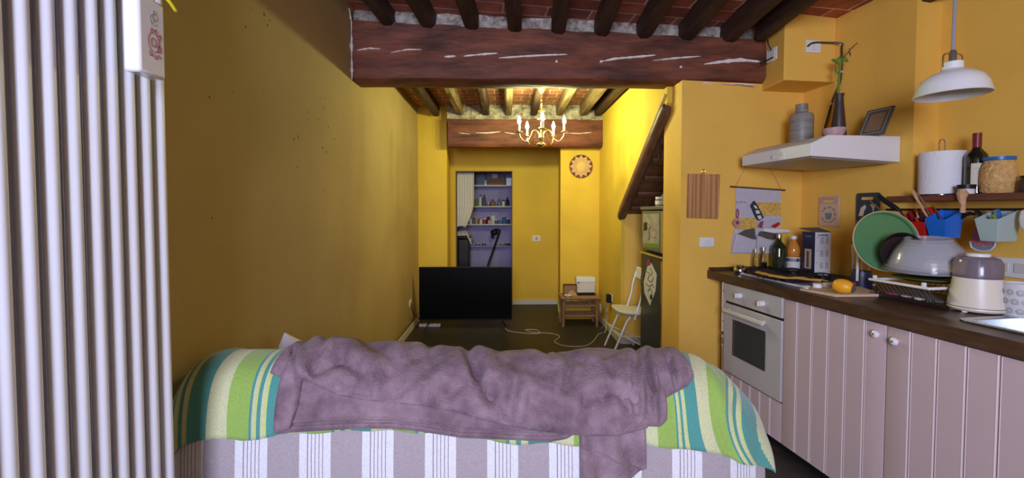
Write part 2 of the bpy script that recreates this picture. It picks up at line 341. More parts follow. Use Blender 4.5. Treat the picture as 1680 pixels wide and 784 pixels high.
# ---------------------------------------------------------------- beams
def rough_beam(x0, x1, y0, y1, z0, zt0, zt1, n=60, amp=.012, seed=0):
    bm = bmesh.new(); rows = []
    sec = []
    for k in range(8): sec.append((0,k/8))       # front, bottom->top
    for k in range(5): sec.append((k/5,1))
    for k in range(8): sec.append((1,1-k/8))
    for k in range(5): sec.append((1-k/5,0))
    for i in range(n+1):
        t = i/n; x = x0+(x1-x0)*t; zt = zt0+(zt1-zt0)*t; r = []
        for a, b in sec:
            y = y0+(y1-y0)*a; z = z0+(zt-z0)*b
            if b == 0 and a in (0,1): z += .018; y += .012*(1-2*a)
            q = Vector((x*2.2,y*6,z*6+seed)); q2 = Vector((x*11,y*14,z*16+seed))
            y += amp*noise.noise(q)+.004*noise.noise(q2); z += amp*.7*noise.noise(q+Vector((7,3,1)))+(.010*noise.noise(q2) if b==1 else 0)
            r.append((x,y,z))
        rows.append(r)
    g = grid(bm, rows, True); bm.faces.new(g[0]); bm.faces.new(g[-1][::-1])
    return bm
def crack(pts, Y, th, parent, name='filler_crack'):
    """irregular streak of white filler pressed into the timber, pixel polyline on plane y=Y"""
    P = [onY(x,y,Y) for x, y in pts]; top = []; bot = []
    for i in range(len(P)-1):
        for k in range(6):
            q = P[i].lerp(P[i+1], k/6); s = (i+k/6)/(len(P)-1)
            t = 1.45*th*(.25+.75*math.sin(math.pi*min(1,max(0,s)))**.6)*(.7+.6*noise.noise(q*40))
            top.append(q+Vector((0,0,t/2+.002*noise.noise(q*60)))); bot.append(q-Vector((0,0,t/2)))
    ring = top+[P[-1]]+bot[::-1]
    return mesh(name, PR(ring, (0,.02,0)), 'filler', parent)
mb = thing('ceiling_beam', 'massive dark red-brown timber beam spanning the room above the sofa, streaked with white filler', 'beam', (0,0,0))
mesh('beam_timber', rough_beam(LX+.02, K(0,bxv).x+.02, 3.165, 3.42, BT, 2.775, 2.665), 'beam', mb)
for pts, th in (([(586,82),(606,79),(624,80)],.008),([(641,86),(668,81),(692,81)],.008),([(729,93),(748,92)],.012),([(760,92),(790,89),(817,87)],.012),
                ([(818,95),(860,92),(900,90),(932,89)],.012),([(984,101),(1010,96),(1045,93),(1077,90)],.013),([(1072,99),(1110,95),(1151,92)],.010),([(1156,105),(1185,101),(1215,98),(1248,101)],.024),
                ([(1125,137),(1160,136),(1175,139)],.010),([(1185,138),(1215,137),(1240,140)],.010)):
    crack(pts, 3.153, th, mb)
for px, py in ((913,101),(986,101),(1117,110)):
    q = onY(px,py,3.158); mesh('nail_head', L([(0,-.006),(.009,-.004),(.009,.006),(0,.008)], 12, q, 'y'), 'filler', mb)
fb0 = onY(735,200,5.42); fb1 = onY(984,200,5.42)
fb = thing('ceiling_beam', 'smaller dark timber beam across the far end above the closet doorway', 'beam', (0,0,0))
mesh('beam_timber', rough_beam(fb0.x, RX, 5.42, 5.59, 2.215, 2.555, 2.55, 40, .010, 9), 'beam', fb)
for pts, th in (([(752,218),(772,220)],.010),([(780,218),(800,218),(822,216)],.014),([(828,217),(846,220)],.008),([(925,218),(950,219),(972,217)],.008)): crack(pts, 5.41, th, fb)
# lumpy mortar bedding above both beams
def mortar(x0, x1, y0, y1, z0f, z1f, n=70, seed=0):
    bm = bmesh.new(); rows = []
    for i in range(n+1):
        x = x0+(x1-x0)*i/n; r = []
        for k in range(7):
            z = z0f(x)+(z1f(x)-z0f(x))*k/6; q = Vector((x*9,z*14,seed)); r.append((x, y0+.030*noise.noise(q)+.014*noise.noise(q*3), z+.012*noise.noise(q*2)))
        r += [(x,y1,z1f(x)),(x,y1,z0f(x))]
        rows.append(r)
    g = grid(bm, rows, True); bm.faces.new(g[0]); bm.faces.new(g[-1][::-1]); return bm
struct('trim_2', mortar(LX+.02, 2.3, 3.215, 3.40, lambda x: JZ(x)-.03, lambda x: JZ(x)+.13), 'mortar')
struct('trim_3', mortar(fb0.x-.02, RX, 5.48, 5.58, lambda x: 2.53, lambda x: 2.75, 50, 5), 'mortar')
# the main ceiling over the near room is carried by joists resting on the big beam
def joist(px, names, lab_, py, Yt, ang, length, w, h, zf, m, seed, grp, hewn=.004):
    p = onY(px, py, Yt); c = Vector((p.x,Yt,0)); d = Vector((math.sin(ang),math.cos(ang),0)); s = Vector((d.y,-d.x,0))
    bm = bmesh.new(); rows = []; n = 18
    for i in range(n+1):
        q = c-d*length*(i/n)+d*(.10*(1-i/n)); r = []
        for a, b in ((-1,0),(-.55,-.14),(.55,-.14),(1,0),(1,1),(-1,1)):
            nz = noise.noise(q*2+Vector((a,b,seed)))
            pt = q+s*(a*w/2*(1+.10*nz)); r.append((pt.x,pt.y,zf(pt.x)+ b*h + (hewn*nz*2 if b <= 0 else 0)))
        rows.append(r)
    g = grid(bm, rows, True); bm.faces.new(g[0]); bm.faces.new(g[-1][::-1])
    return tag(mesh(names, bm, m), lab_, 'ceiling joist', grp)
nj = [(636,'first from the left wall'),(702,'second from the left wall'),(774,'third from the left wall'),(845,'fourth from the left wall'),(916,'fifth from the left wall'),
      (987,'sixth from the left wall'),(1057,'seventh from the left wall'),(1127,'eighth from the left wall'),(1196,'ninth from the left wall')]
for i, (px, t) in enumerate(nj):
    joist(px, 'ceiling_joist', 'dark brown joist resting on the big beam, '+t, 55, 3.17, R(4), 6.0, .098 if i else .085, .12, JZ, 'joist', i*3.1, 'joists over the near room')
for px, py, t in ((1262,50,'dark joist carrying the junction cable beside the boxed corner'),(1385,25,'dark joist running against the right kitchen wall')):
    joist(px, 'ceiling_joist', t, py, 3.0, R(4) if px < 1300 else -KA, 4.4, .09, .11, JZ, 'joist', px, 'joists over the near room')
fj = [(713,185,'far joist nearest the left wall, over the yellow pilaster','joist'),(754,190,'pale old joist above the closet doorway, second from left','joistf'),(797,190,'knotty grey joist above the doorway, third from left','joist'),
      (834,190,'pale joist left of the chandelier','joistf'),(876,190,'dark joist behind the chandelier stem','joist'),(918,190,'pale joist behind the right bulbs of the chandelier','joistf'),(957,190,'pale wide joist right of the chandelier','joistf'),(981,190,'dark joist lying against the right wall at the far end','joist')]
for i, (px, py, t, m) in enumerate(fj):
    joist(px, 'ceiling_joist', t, py, 5.44, R(.5), 1.93, .085, .12, lambda x: 2.625, m, i*2.3+50, 'joists over the far room')
joist(668, 'ceiling_joist', 'short dark joist lying along the top of the left wall behind the big beam', 160, 5.3, 0, 1.8, .07, .12, lambda x: 2.66, 'joistf', 77, 'joists over the far room')
# ================================================================ SOFA, THROW, BLANKET, CUSHION
# cross-section of the sofa back: (y,z) from the floor at the near side, over the top, down to the seat
SEC = [(1.375,.02),(1.36,.30),(1.355,.55),(1.36,.68),(1.372,.78),(1.40,.855),(1.445,.898),(1.51,.914),(1.58,.902),(1.65,.86),(1.70,.78),(1.73,.64),(1.74,.46)]
SP = smooth_path([(0,a,b) for a, b in SEC], 10)
AL = [0]
for a, b in zip(SP, SP[1:]): AL.append(AL[-1]+(b-a).length)
SL = AL[-1]
def sec(s):
    s = max(0,min(SL-1e-5,s)); 
    lo, hi = 0, len(AL)-1
    while hi-lo > 1:
        mid = (lo+hi)//2
        if AL[mid] <= s: lo = mid
        else: hi = mid
    t = (s-AL[lo])/(AL[hi]-AL[lo]); p = SP[lo].lerp(SP[hi], t)
    d = (SP[min(lo+2,len(SP)-1)]-SP[max(lo-1,0)]).normalized(); return p, Vector((0,-d.z,d.y))
SX0, SX1 = -1.085, .885
def surf(x, s, off=0):
    """point on the sofa back at breadth x and section length s, raised by off; the top corners fall away at both ends"""
    p, n = sec(s); q = p+n*off
    e = 0
    if x > SX1-.30: e = 1.25*((x-(SX1-.30))/.30)**2.3
    if x < SX0+.11: e = max(e, .62*(((SX0+.11)-x)/.11)**2.4)
    z = q.z-(e*.15+.056*math.exp(-((x-.18)/.55)**2))*max(0,min(1,(q.z-.45)/.42))
    return Vector((x, q.y+(e*.05 if q.y < 1.6 else 0), z))
def s_at(x, py, off=.01):
    """section length at which the near side shows at image row py"""
    lo, hi = 0, AL[SP.index(min(SP, key=lambda p: abs(p.y-1.53)))]
    for _ in range(26):
        m_ = (lo+hi)/2
        if proj(surf(x,m_,off))[1] > py: lo = m_
        else: hi = m_
    return (lo+hi)/2
def x_of(px, y=1.37):
    return onY(px, 650, y).x
sofa = thing('sofa', 'sofa seen from behind under a taupe cotton cover with white stripes', 'sofa', (0,0,0))
bm = bmesh.new(); rows = []; N = 150
for i in range(N+1):
    x = SX0+(SX1-SX0)*i/N; r = []
    for k in range(70):
        s = SL*k/69; w_ = .005*noise.noise(Vector((x*5,s*1.2,2)))+ (.004*math.sin(x*31+noise.noise(Vector((x*2,0,0)))*3) if s < .5 else 0)
        r.append(surf(x,s,w_))
    rows.append(r)
g = grid(bm, rows); bm.faces.new(g[0]); bm.faces.new(g[-1][::-1])
uvl = bm.loops.layers.uv.new('UV'); xw = x_of(388); per = (x_of(388+102.2*6)-xw)/6
for f in bm.faces:
    for l in f.loops:
        x = l.vert.co.x; l[uvl].uv = ((x-xw)/per+20, 0)
TA, WH, LN = (.38,.32,.34), (.72,.70,.75), (.23,.18,.20)
st_ = [(0,WH)]
for c_ in (.125,.185,.245,.305,.365): st_ += [(c_,LN),(c_+.012,WH)]
st_ += [(.5,TA)]
M['cover'] = stripemat('sofa_cover', st_, bump=.5, var=.09)
mesh('back_cover', bm, M['cover'], sofa)
mesh('seat', B(SX0+.02,SX1-.02,1.80,2.30,.06,.42), 'fabric', sofa, bev=.03); 
for x in (-1,1):
    cx = SX0+.06 if x < 0 else SX1-.06
    mesh('armrest', B(cx-.055,cx+.055,1.78,2.28,.05,.55), 'fabric', sofa, bev=.03)
for x in (SX0+.1,SX1-.1):
    for y in (1.45,2.2): mesh('leg', B(x-.025,x+.025,y-.025,y+.025,0,.06), 'black', sofa)
# ---- striped throw
hem = [(290,745),(300,735),(312,729),(335,722),(361,718),(401,724),(430,720),(464,712),(520,710),(585,706),(640,706),(703,710),(746,712),(790,720),(818,726),(852,728),(905,727),(945,731),(1000,728),(1046,727),(1102,737),(1165,741),(1190,748),(1211,757),(1250,760),(1286,764)]
bm = bmesh.new(); rows = []; N = 300; TX0, TX1 = SX0-.012, SX1+.012; info = {}
ph = [(218,-1),(345,0),(475,1),(612,2),(748,3),(905,4),(1047,5),(1165,6),(1290,7)]
phx = [(x_of(a),b) for a, b in ph]
for i in range(N+1):
    x = TX0+(TX1-TX0)*i/N; px = proj(Vector((x,1.37,.7)))[0]; s0 = s_at(min(max(x,SX0),SX1), interp(px,hem), .012); s1 = SL-.10; r = []
    for k in range(60):
        t = k/59; s = s0+(s1-s0)*t
        off = .012+.004*noise.noise(Vector((x*8,s*6,4)))
        fold = math.exp(-((x-.70-.10*(.6-t*1.4))/.035)**2)*.020*(1-t)+math.exp(-((x-.80+.05*t)/.03)**2)*.016*(1-t) - math.exp(-((x-.745)/.03)**2)*.008*(1-t)
        fold += math.exp(-((x+.98-.04*t)/.02)**2)*.010*(1-t)
        off += fold+ .006*(1-t)**4*math.sin(x*40+noise.noise(Vector((x*3,1,1)))*4)
        if x > SX1-.10: off += .035*((x-(SX1-.10))/.11)**2*(1-t)
        p_ = surf(x,s,off); r.append(p_)
    rows.append(r)
g = grid(bm, rows); uvl = bm.loops.layers.uv.new('UV'); uvd = {}
for i, r in enumerate(g):
    for k, v in enumerate(r):
        x = v.co.x; t = k/59
        wob = 0
        if x > .55: wob = .10*math.sin((t*6.5+.3))*min(1,(x-.55)/.15)*(1-t)
        skew = .035*t if x < -.6 else .0
        uvd[v] = interp(x+wob+(skew if x < -.6 else 0), phx)+20
for f in bm.faces:
    for l in f.loops: l[uvl].uv = (uvd[l.vert], 0)
CR, GR, TE, LI = (.56,.57,.32), (.28,.44,.085), (.070,.28,.25), (.52,.60,.17)
M['throw'] = stripemat('striped_throw', [(0,CR),(.24,GR),(.52,TE),(.555,CR),(.60,LI),(.625,TE),(.675,CR),(.72,LI),(.75,TE)], bump=.6, var=.09)
tag(mesh('striped_throw', bm, M['throw'], solid=.004), 'green teal and cream striped cotton throw draped over the sofa back', 'throw')
# ---- purple fleece blanket
def seg_d(px, py, a, b):
    ax, ay = a; bx_, by = b; dx, dy = bx_-ax, by-ay; t = max(0,min(1,((px-ax)*dx+(py-ay)*dy)/(dx*dx+dy*dy))); return math.hypot(px-ax-dx*t, py-ay-dy*t), (px-ax)*dy-(py-ay)*dx
creases = [((700,570),(712,600),9,.010),((600,575),(640,590),9,.010),((820,600),(870,615),9,.010),((850,620),(838,650),8,.009),((1000,620),(985,650),8,.010),((880,580),(905,600),7,.010),((560,625),(610,632),6,.010),((720,640),(760,628),9,.010),((768,592),(782,612),8,.020),((782,612),(805,640),9,.014),((805,640),(835,662),8,.008),((485,588),(492,618),5,.016),((492,618),(512,622),5,.014),((520,610),(565,598),7,.013),((560,596),(600,612),8,.010),((535,575),(520,600),7,.008),
           ((915,592),(955,605),7,.011),((935,610),(925,636),6,.009),((870,650),(925,662),7,.010),((955,650),(990,640),6,.010),((640,612),(690,596),9,.008),((640,640),(700,610),9,.008),((990,600),(1030,580),6,.008),((1000,640),(1035,655),6,.012),
           ((1058,590),(1066,640),4,.014),((1096,600),(1104,634),5,.012),((1120,596),(1128,618),6,.006)]
def crs(px, py):
    v = 0
    for a, b, w_, d_ in creases:
        d, sd_ = seg_d(px, py, a, b)
        if d < 40: v += -1.6*d_*math.exp(-(d/w_)**2)+.55*d_*math.exp(-((d-2.0*w_)/(1.3*w_))**2)*(1 if sd_ > 0 else .4)
    return v
bl = bmesh.new()
def shell(x0, x1, lowtab, s_top, thick, n=200, m_=70, edge=.12, ends=.03, base=.018, amp=.010, seed=0, fold=None, droop=0, topf=None):
    """a padded layer lying on the throw between the image row given by lowtab and section length s_top"""
    out, inn = [], []
    for i in range(n+1):
        u = i/n; x = x0+(x1-x0)*u; px = proj(surf(x,.9,.02))[0]; s0 = s_at(x, interp(px,lowtab), base); st1 = s_top if topf is None else topf(x); ro, ri = [], []
        en = min(1, math.sqrt(max(0, 1-(1-min(1,min(u,1-u)/ends))**2)))
        for k in range(m_+1):
            v = k/m_; s = s0+(st1-s0)*v
            ed = math.sqrt(max(0, 1-(1-min(1,v/edge))**2))*math.sqrt(max(0,1-(1-min(1,(1-v)/.08))**2))
            b_ = surf(x,s,base); q = proj(b_)
            nz = amp*(noise.noise(Vector((x*7,s*9,seed)))+.5*noise.noise(Vector((x*17+3,s*21,seed))))
            off = base+ed*en*(thick(x,v)+nz*(1-.65*v)+crs(*q)*(1-.5*v)*(1 if thick(x,.5) > .02 else .3)+(fold(x,v,q) if fold else 0))
            off = max(off, base+.001)
            pt = surf(x,s,off); pt.z -= droop*ed*en*max(0,1-v*2.2)**2; ro.append(pt); ri.append(surf(x,s,base-.004))
        out.append(ro); inn.append(ri)
    g1 = grid(bl, out); g2 = grid(bl, inn)
    for i in range(n):
        bl.faces.new((g1[i][0],g2[i][0],g2[i+1][0],g1[i+1][0])); bl.faces.new((g1[i][-1],g1[i+1][-1],g2[i+1][-1],g2[i][-1]))
    for k in range(m_):
        bl.faces.new((g1[0][k],g1[0][k+1],g2[0][k+1],g2[0][k])); bl.faces.new((g1[-1][k],g2[-1][k],g2[-1][k+1],g1[-1][k+1]))
def X(px): return onY(px, 640, 1.42).x
# lower flap with its hem
flap = [(455,712),(470,711),(520,708),(600,703),(650,703),(700,708),(760,718),(830,721),(900,724),(922,720),(935,712),(960,705),(1040,700)]
def hemf(x, v, q):
    return .006*(math.exp(-((v-.125)/.016)**2)+math.exp(-((v-.06)/.02)**2)) - .006*math.exp(-((v-.095)/.010)**2)
shell(X(474), X(1040), flap, .98, lambda x, v: .009, 260, 90, .03, .01, .021, .004, 3, hemf)
shell(X(470), X(507), [(460,709),(478,711),(500,703),(515,640)], .98, lambda x, v: .020, 40, 50, .06, .3, .028, .003, 6)
# the big soft roll over the top
roll = [(440,606),(450,614),(468,621),(485,624),(500,618),(515,622),(540,632),(570,642),(620,650),(700,657),(750,666),(800,679),(860,691),(920,698),(960,700),(1000,699),(1045,690),(1080,660),(1090,650)]
toplift = [(440,.0),(480,.004),(520,.006),(620,.006),(700,.003),(760,.010),(775,.000),(800,.000),(860,.0),(920,.0),(980,.004),(1040,.004),(1100,.004),(1140,.0)]
def rth(x, v):
    px = proj((x,1.42,.8))[0]; return .068*(1-v)**1.35*(.85+.15*math.sin(x*7))+interp(px,toplift)*(.25+.5*v)
shell(X(472), X(1066), roll, 1.42, rth, 360, 120, .085, .045, .016, .009, 11, lambda x, v, q: .020*(1-.7*v)*(.35-abs(noise.noise(Vector((x*4.2+v*2.6, v*1.5-x*1.2, 5)))))*1.6, .050)
# small knotted end on the left
shell(X(446), X(500), [(440,604),(450,613),(470,620),(486,621),(505,616)], 1.30, lambda x, v: .026, 60, 60, .15, .35, .016, .008, 21)
# hanging gathered folds right of the middle, and the lobe beyond them
gath = [(1005,690),(1030,694),(1050,700),(1068,699),(1078,680),(1084,650)]
shell(X(1000), X(1084), [(1000,688),(1030,694),(1050,699),(1068,700),(1078,690),(1086,655)], 1.36, lambda x, v: .044*(1-v)**1.5+.006, 120, 80, .10, .30, .018, .006, 31, lambda x, v, q: .009*max(0,1-v*1.25)*math.sin((q[0]-.0012*(q[1]-660)**2-1000)*.30))
shell(X(1062), X(1138), [(1060,660),(1085,652),(1100,644),(1120,634),(1134,620),(1142,604)], 1.34, lambda x, v: .030*(1-v)+.008, 90, 70, .12, .28, .016, .008, 41, lambda x, v, q: .005*(1-v)*math.sin((q[0]*.6-(q[1]-640)*.5)*.22))
# the corner that hangs down over the cover
tail = [(938,790),(950,792),(980,800),(1010,792),(1025,782),(1040,768),(1052,764)]
shell(X(944), X(1047), tail, .92, lambda x, v: .012, 110, 90, .03, .06, .024, .004, 51, lambda x, v, q: .010*math.sin((q[0]-(q[1]-740)*.25)*.12)+.006*math.exp(-((q[1]-(722+(q[0]-945)*.40))/4)**2))
M['fleece'] = mat('purple_fleece', (.125,.074,.096), .95, col2=(.33,.225,.265), vs=10, bump=.5, bs=140, sheen=.1)
tag(mesh('fleece_blanket', bl, 'fleece', sharp=60), 'mauve fleece blanket rolled along the top of the sofa back with a hanging corner', 'blanket')
# ---- white cushion peeking over the back
cu = bmesh.new(); rows = []
cA = onY(432,542,1.93); 
for i in range(25):
    u = -1+2*i/24; r = []
    for k in range(25):
        v = -1+2*k/24; r.append((u,v))
    rows.append(r)
def cpt(u, v, s):
    th = .055*((1-abs(u)**2.5)*(1-abs(v)**2.5))**.5*s; sc = 1-.06*(1-abs(u))*(abs(v)>.9)
    return Vector((u*.16*(1-.07*(1-v*v)), th, v*.16*(1-.07*(1-u*u))))
for s in (-1,1):
    grid(cu, [[cpt(u,v,s) for u, v in r] for r in rows])
bmesh.ops.remove_doubles(cu, verts=cu.verts[:], dist=.0005)
co = mesh('cushion', cu, 'cushion', None, sub=1)
co.rotation_euler = (0, R(30), R(60)); co.location = (-.965, 2.02, .655)
tag(co, 'white cushion whose corner peeks over the sofa back near the left wall', 'cushion')
# ================================================================ RADIATOR
rd = thing('radiator', 'tall white column radiator of round vertical tubes along the left wall', 'radiator', (-.90,0,0))
for i in range(15):
    y = .79-4*.046+i*.046 if i < 0 else 1.158-(14-i)*.046
    bm = bmesh.new(); tube(bm, [(0,y,.24),(0,y,.30),(0,y,2.36),(0,y,2.42)], [.007,.0142,.0142,.007], 20)
    mesh('tube', bm, 'rad', rd)
    bm = bmesh.new(); tube(bm, [(-.035,y,.24),(-.035,y,.30),(-.035,y,2.36),(-.035,y,2.42)], [.007,.0142,.0142,.007], 12); mesh('tube', bm, 'rad', rd)
    bm = bmesh.new(); tube(bm, [(-.07,y,.24),(-.07,y,.30),(-.07,y,2.36),(-.07,y,2.42)], [.007,.0142,.0142,.007], 12); mesh('tube', bm, 'rad', rd)
for z in (.235,2.425):
    bm = bmesh.new(); tube(bm, [(-.035,1.158-14*.046-.02,z),(-.035,1.158+.02,z)], .02, 16)
    for i in range(15): box(bm, -.082,.012,1.158-i*.046-.02,1.158-i*.046+.02,z-.022,z+.022)
    mesh('header', bm, 'rad', rd, bev=.006)
for y in (.6,1.1):
    for z in (.5,2.2): mesh('bracket', B(-.165,-.06,y-.012,y+.012,z-.012,z+.012), 'rad', rd)
mesh('valve_pipe', Tb([(-.035,1.12,0),(-.035,1.12,.23)], .009), 'chrome', rd)
# ceramic humidifier hanging on the tubes
hx = -.853
a = onX(219,125,hx); b_ = onX(287,60,hx)
hum = thing('radiator_humidifier', 'white ceramic water box with a drawing of a pig hung on the radiator', 'humidifier', (hx,0,0))
ya, yb2 = 1.0, 1.078
zb = 1.733; HB = .18
bm = bmesh.new(); h0 = 0; box(bm, 0,.038,ya,yb2,zb,zb+HB)
mesh('ceramic_box', bm, 'ceramic', hum, bev=.007)
def yz(px, py): q = onX(px, py, hx+.039); return (.0388, q.y, q.z)
# drawing: plump pig with crown of curls of steam above, brush line
def pt_u(s, t): return (.0388, ya+(.14+.76*s)*(yb2-ya), zb+(.16+.92*t)*HB)
def ell(cu, cz, ru, rz, n=22, a0=0, a1=360): return [pt_u(cu+ru*math.cos(R(a0+(a1-a0)*i/n)), cz+rz*math.sin(R(a0+(a1-a0)*i/n))) for i in range(n+1)]
bm = bmesh.new()
for P in (ell(.50,.30,.27,.135), ell(.50,.30,.12,.06,16), ell(.77,.235,.08,.05,14), [pt_u(.35,.43),pt_u(.42,.50),pt_u(.52,.45),pt_u(.62,.50),pt_u(.68,.41)],
          [pt_u(.28,.17),pt_u(.30,.10),pt_u(.40,.10),pt_u(.40,.15)],[pt_u(.52,.14),pt_u(.54,.08),pt_u(.64,.08),pt_u(.66,.14)],[pt_u(.74,.16),pt_u(.78,.11),pt_u(.84,.13)],[pt_u(.80,.36),pt_u(.86,.41),pt_u(.82,.45),pt_u(.78,.41)]):
    tube(bm, P, .0006, 5)
mesh('pig_drawing', bm, 'ink', hum)
bm = bmesh.new()
for P in (ell(.42,.62,.10,.05), ell(.56,.66,.12,.05), ell(.50,.58,.15,.045,18,180,360), ell(.55,.72,.07,.03)): tube(bm, P, .0005, 5)
mesh('steam_drawing', bm, 'inkg', hum)
bm = bmesh.new(); tube(bm, smooth_path([(.035,1.04,zb+.200),(.025,1.05,zb+.205),(.045,1.075,zb+.195),(.045,1.105,zb+.178)],6), [.004]*18+[.002], 8); tube(bm, smooth_path([(.03,1.045,zb+.195),(.04,1.055,zb+.22),(.02,1.06,zb+.20)],6), .003, 8)
tag(mesh('yellow_tie', bm, 'yellowp', None, (hx,0,0)), 'yellow plastic tie knotted above the pig humidifier', 'tie')
hk = Tb(smooth_path([(.02,1.06,zb+.17),(.025,1.06,zb+.21),(.0,1.06,zb+.235),(-.035,1.06,zb+.23)],6), .004, 8)
mesh('hook', hk, 'steel', hum)
# ================================================================ TV
p = onZ(760,533,0); ty = 5.15; a = onY(687,438,ty); b_ = onY(840,525,ty)
tv = thing('television', 'large black flat screen television standing on the dark floor', 'television', ((a.x+b_.x)/2,ty,0))
W2, zt_, zb_ = (b_.x-a.x)/2, a.z, b_.z
mesh('bezel', B(-W2,W2,0,.025,zb_,zt_), 'black', tv, bev=.004)
mesh('screen', B(-W2+.008,W2-.008,-.002,.004,zb_+.018,zt_-.008), 'blackgloss', tv)
mesh('rear_housing', B(-W2*.7,W2*.7,.025,.07,zb_+.03,zb_+.38), 'black', tv, bev=.01)
for s in (-1,1):
    bm = bmesh.new(); x = s*W2*.80
    for e in (-1,1): tube(bm, [(x-s*.02,.012,zb_+.012),(x+s*.03,e*.12+.012,.006),(x+s*.035,e*.13+.012,.006)], [.008,.006,.006], 8)
    mesh('foot', bm, 'black', tv)
bm = B(-.13,.13,-.025,.025,0,.035)
ps = onZ(708,531,0); strip = thing('power_strip', 'white power strip on the floor under the left end of the television', 'power strip', (ps.x-.0,5.27,0))
mesh('housing', bm, 'white', strip, bev=.006)
for i in range(4): mesh('socket_hole', L([(0,0),(.014,0),(.014,.004),(0,.004)],14,(-.09+i*.06,0,.033)), 'inkg', strip)
def cable(name, pts, r, m, label, cat='cable'):
    return tag(mesh(name, Tb(smooth_path(pts, 8), r, 8), m), label, cat)
def fz(px, py, z=.004): q = onZ(px, py, z); return (q.x,q.y,q.z)
cable('extension_cord', [fz(828,538),fz(836,543),fz(858,546),fz(884,547),fz(880,541),fz(862,541),fz(875,545),fz(905,547),fz(918,552),fz(910,560),fz(925,567),fz(955,568),fz(972,561),fz(982,548),(RX-.06,4.98,.004),(RX-.03,5.05,.10),(RX-.012,5.10,.25)], .0035, 'offw', 'thin white cord looping across the floor from the television to the right wall')
# sockets
def wall_plate_x(name, x, y, z, side, label, wd=.12, ht=.08, n=2):
    t = thing(name, label, 'socket', (x,y,z)); s = -side
    mesh('cover_plate', B(0,s*.008,-wd/2,wd/2,-ht/2,ht/2), 'white', t, bev=.003)
    for i in range(n):
        yy = (i-(n-1)/2)*wd*.4
        mesh('rocker', B(s*.008,s*.011,yy-.012,yy+.012,-ht*.28,ht*.28), 'offw', t)
    return t
q = onX(674.5,497,LX+.02); wall_plate_x('wall_socket', LX+.005, q.y, q.z, -1, 'small white wall socket low on the left wall behind the television')
cable('power_cable', [(LX+.02,q.y,q.z),(LX+.05,q.y-.05,q.z-.10),(LX+.06,5.3,.10),(LX+.10,5.32,.03),(ps.x-.12,5.27,.03)], .005, 'black', 'black cable dropping from the left wall socket to the power strip')
q = onX(1003,488,RX); wall_plate_x('wall_socket', RX-.001, q.y, q.z, 1, 'white wall socket with a plug on the right wall between stool and folding chair')
pl_ = thing('power_adapter', 'black square power adapter plugged into the right wall socket', 'adapter', (RX-.03,q.y+.0,q.z-.0))
mesh('adapter_body', B(-.025,.022,-.045,.035,-.055,.04), 'black', pl_, bev=.006); mesh('plug_pins', B(.022,.028,-.01,.01,-.006,.006), 'steel', pl_)
cable('power_cable', [(RX-.045,q.y,q.z-.05),(RX-.06,q.y+.03,q.z-.16),(RX-.04,q.y+.06,.22),(RX-.05,q.y+.1,.10),(RX-.08,5.1,.006)], .004, 'inkg', 'grey cable hanging from the black adapter to the floor')
q = onX(985,505,RX); wall_plate_x('wall_socket', RX-.001, q.y, q.z, 1, 'white wall socket just right of the bamboo stool, lower than the adapter', .11, .11)
q = onY(880,391,yb)
sw = thing('light_switch', 'small white double switch plate on the far yellow wall right of the closet', 'light switch', (q.x,yb,q.z))
mesh('cover_plate', B(-.06,.06,-.009,0,-.042,.042), 'white', sw, bev=.003)
for i in (-1,0,1): mesh('rocker', B(i*.03-.012,i*.03+.012,-.013,-.009,-.024,.024), 'offw' if i else 'inkg', sw)
# ================================================================ bamboo stool with things on it
sy = 5.20; a = onY(922,487,sy); b_ = onY(983,533,sy)
sx0, sx1, sz = a.x, min(b_.x,RX-.03), onY(950,488,sy).z
st = thing('bamboo_stool', 'low bamboo stool with slatted shelves standing against the right pier', 'stool', ((sx0+sx1)/2,sy+.14,0)); sw_ = (sx1-sx0)/2
bm = bmesh.new()
for i in range(9): y = -.14+.28*i/8; tube(bm, [(-sw_-.01,y,sz-.012),(sw_+.01,y,sz-.012)], .0155, 8)
mesh('seat', bm, 'bamboo', st)
for x in (-1,1):
    for y in (-1,1): mesh('leg', Tb([(x*(sw_-.02),y*.12,0),(x*(sw_-.03),y*.12,sz-.02)], .019, 10), 'bamboo', st)
for k, z in enumerate((sz*.36,sz*.70)):
    bm = bmesh.new()
    for y in (-.12,-.04,.04,.12): tube(bm, [(-sw_+.03,y,z),(sw_-.03,y,z)], .012, 8)
    for x in (-1,1): tube(bm, [(x*(sw_-.028),-.12,z),(x*(sw_-.028),.12,z)], .011, 8)
    mesh('shelf', bm, 'bamboo', st)
for x in (-.5,0,.5): mesh('brace', Tb([(x*sw_,-.125,sz*.70),(x*sw_,-.125,sz-.02)], .007, 8), 'bamboo', st)
stp = Vector(((sx0+sx1)/2, sy+.14, sz+.004))
bxr = thing('appliance_box', 'white boxy appliance with a dark base standing upright on the bamboo stool', 'appliance', (stp.x+.085,stp.y+.04,stp.z))
w_ = .118
mesh('body', B(-w_,w_,-.06,.06,.03,.225), 'offw', bxr, bev=.008); mesh('top_panel', B(-w_+.004,w_-.004,-.065,-.058,.165,.215), 'white', bxr, bev=.002); mesh('base', B(-w_*.85,w_*.9,-.072,.05,0,.032), 'black', bxr, bev=.004)
mesh('slot', B(-w_+.01,-w_+.04,-.068,-.06,.155,.162), 'black', bxr)
fr = thing('picture_frame', 'small dark brown framed picture leaning on the left side of the bamboo stool', 'picture frame', (stp.x-.115,stp.y-.045,stp.z))
bm = bmesh.new()
for a_ in ((-.085,.085,0,.014),(-.085,.085,.131,.145),(-.085,-.071,.014,.131),(.071,.085,.014,.131)): box(bm, a_[0],a_[1],0,.014,a_[2],a_[3])
mesh('frame', bm, 'beam', fr); mesh('picture', B(-.071,.071,.006,.012,.014,.131), 'card', fr)
mesh('stand', B(-.01,.01,.014,.05,0,.08), 'beam', fr)
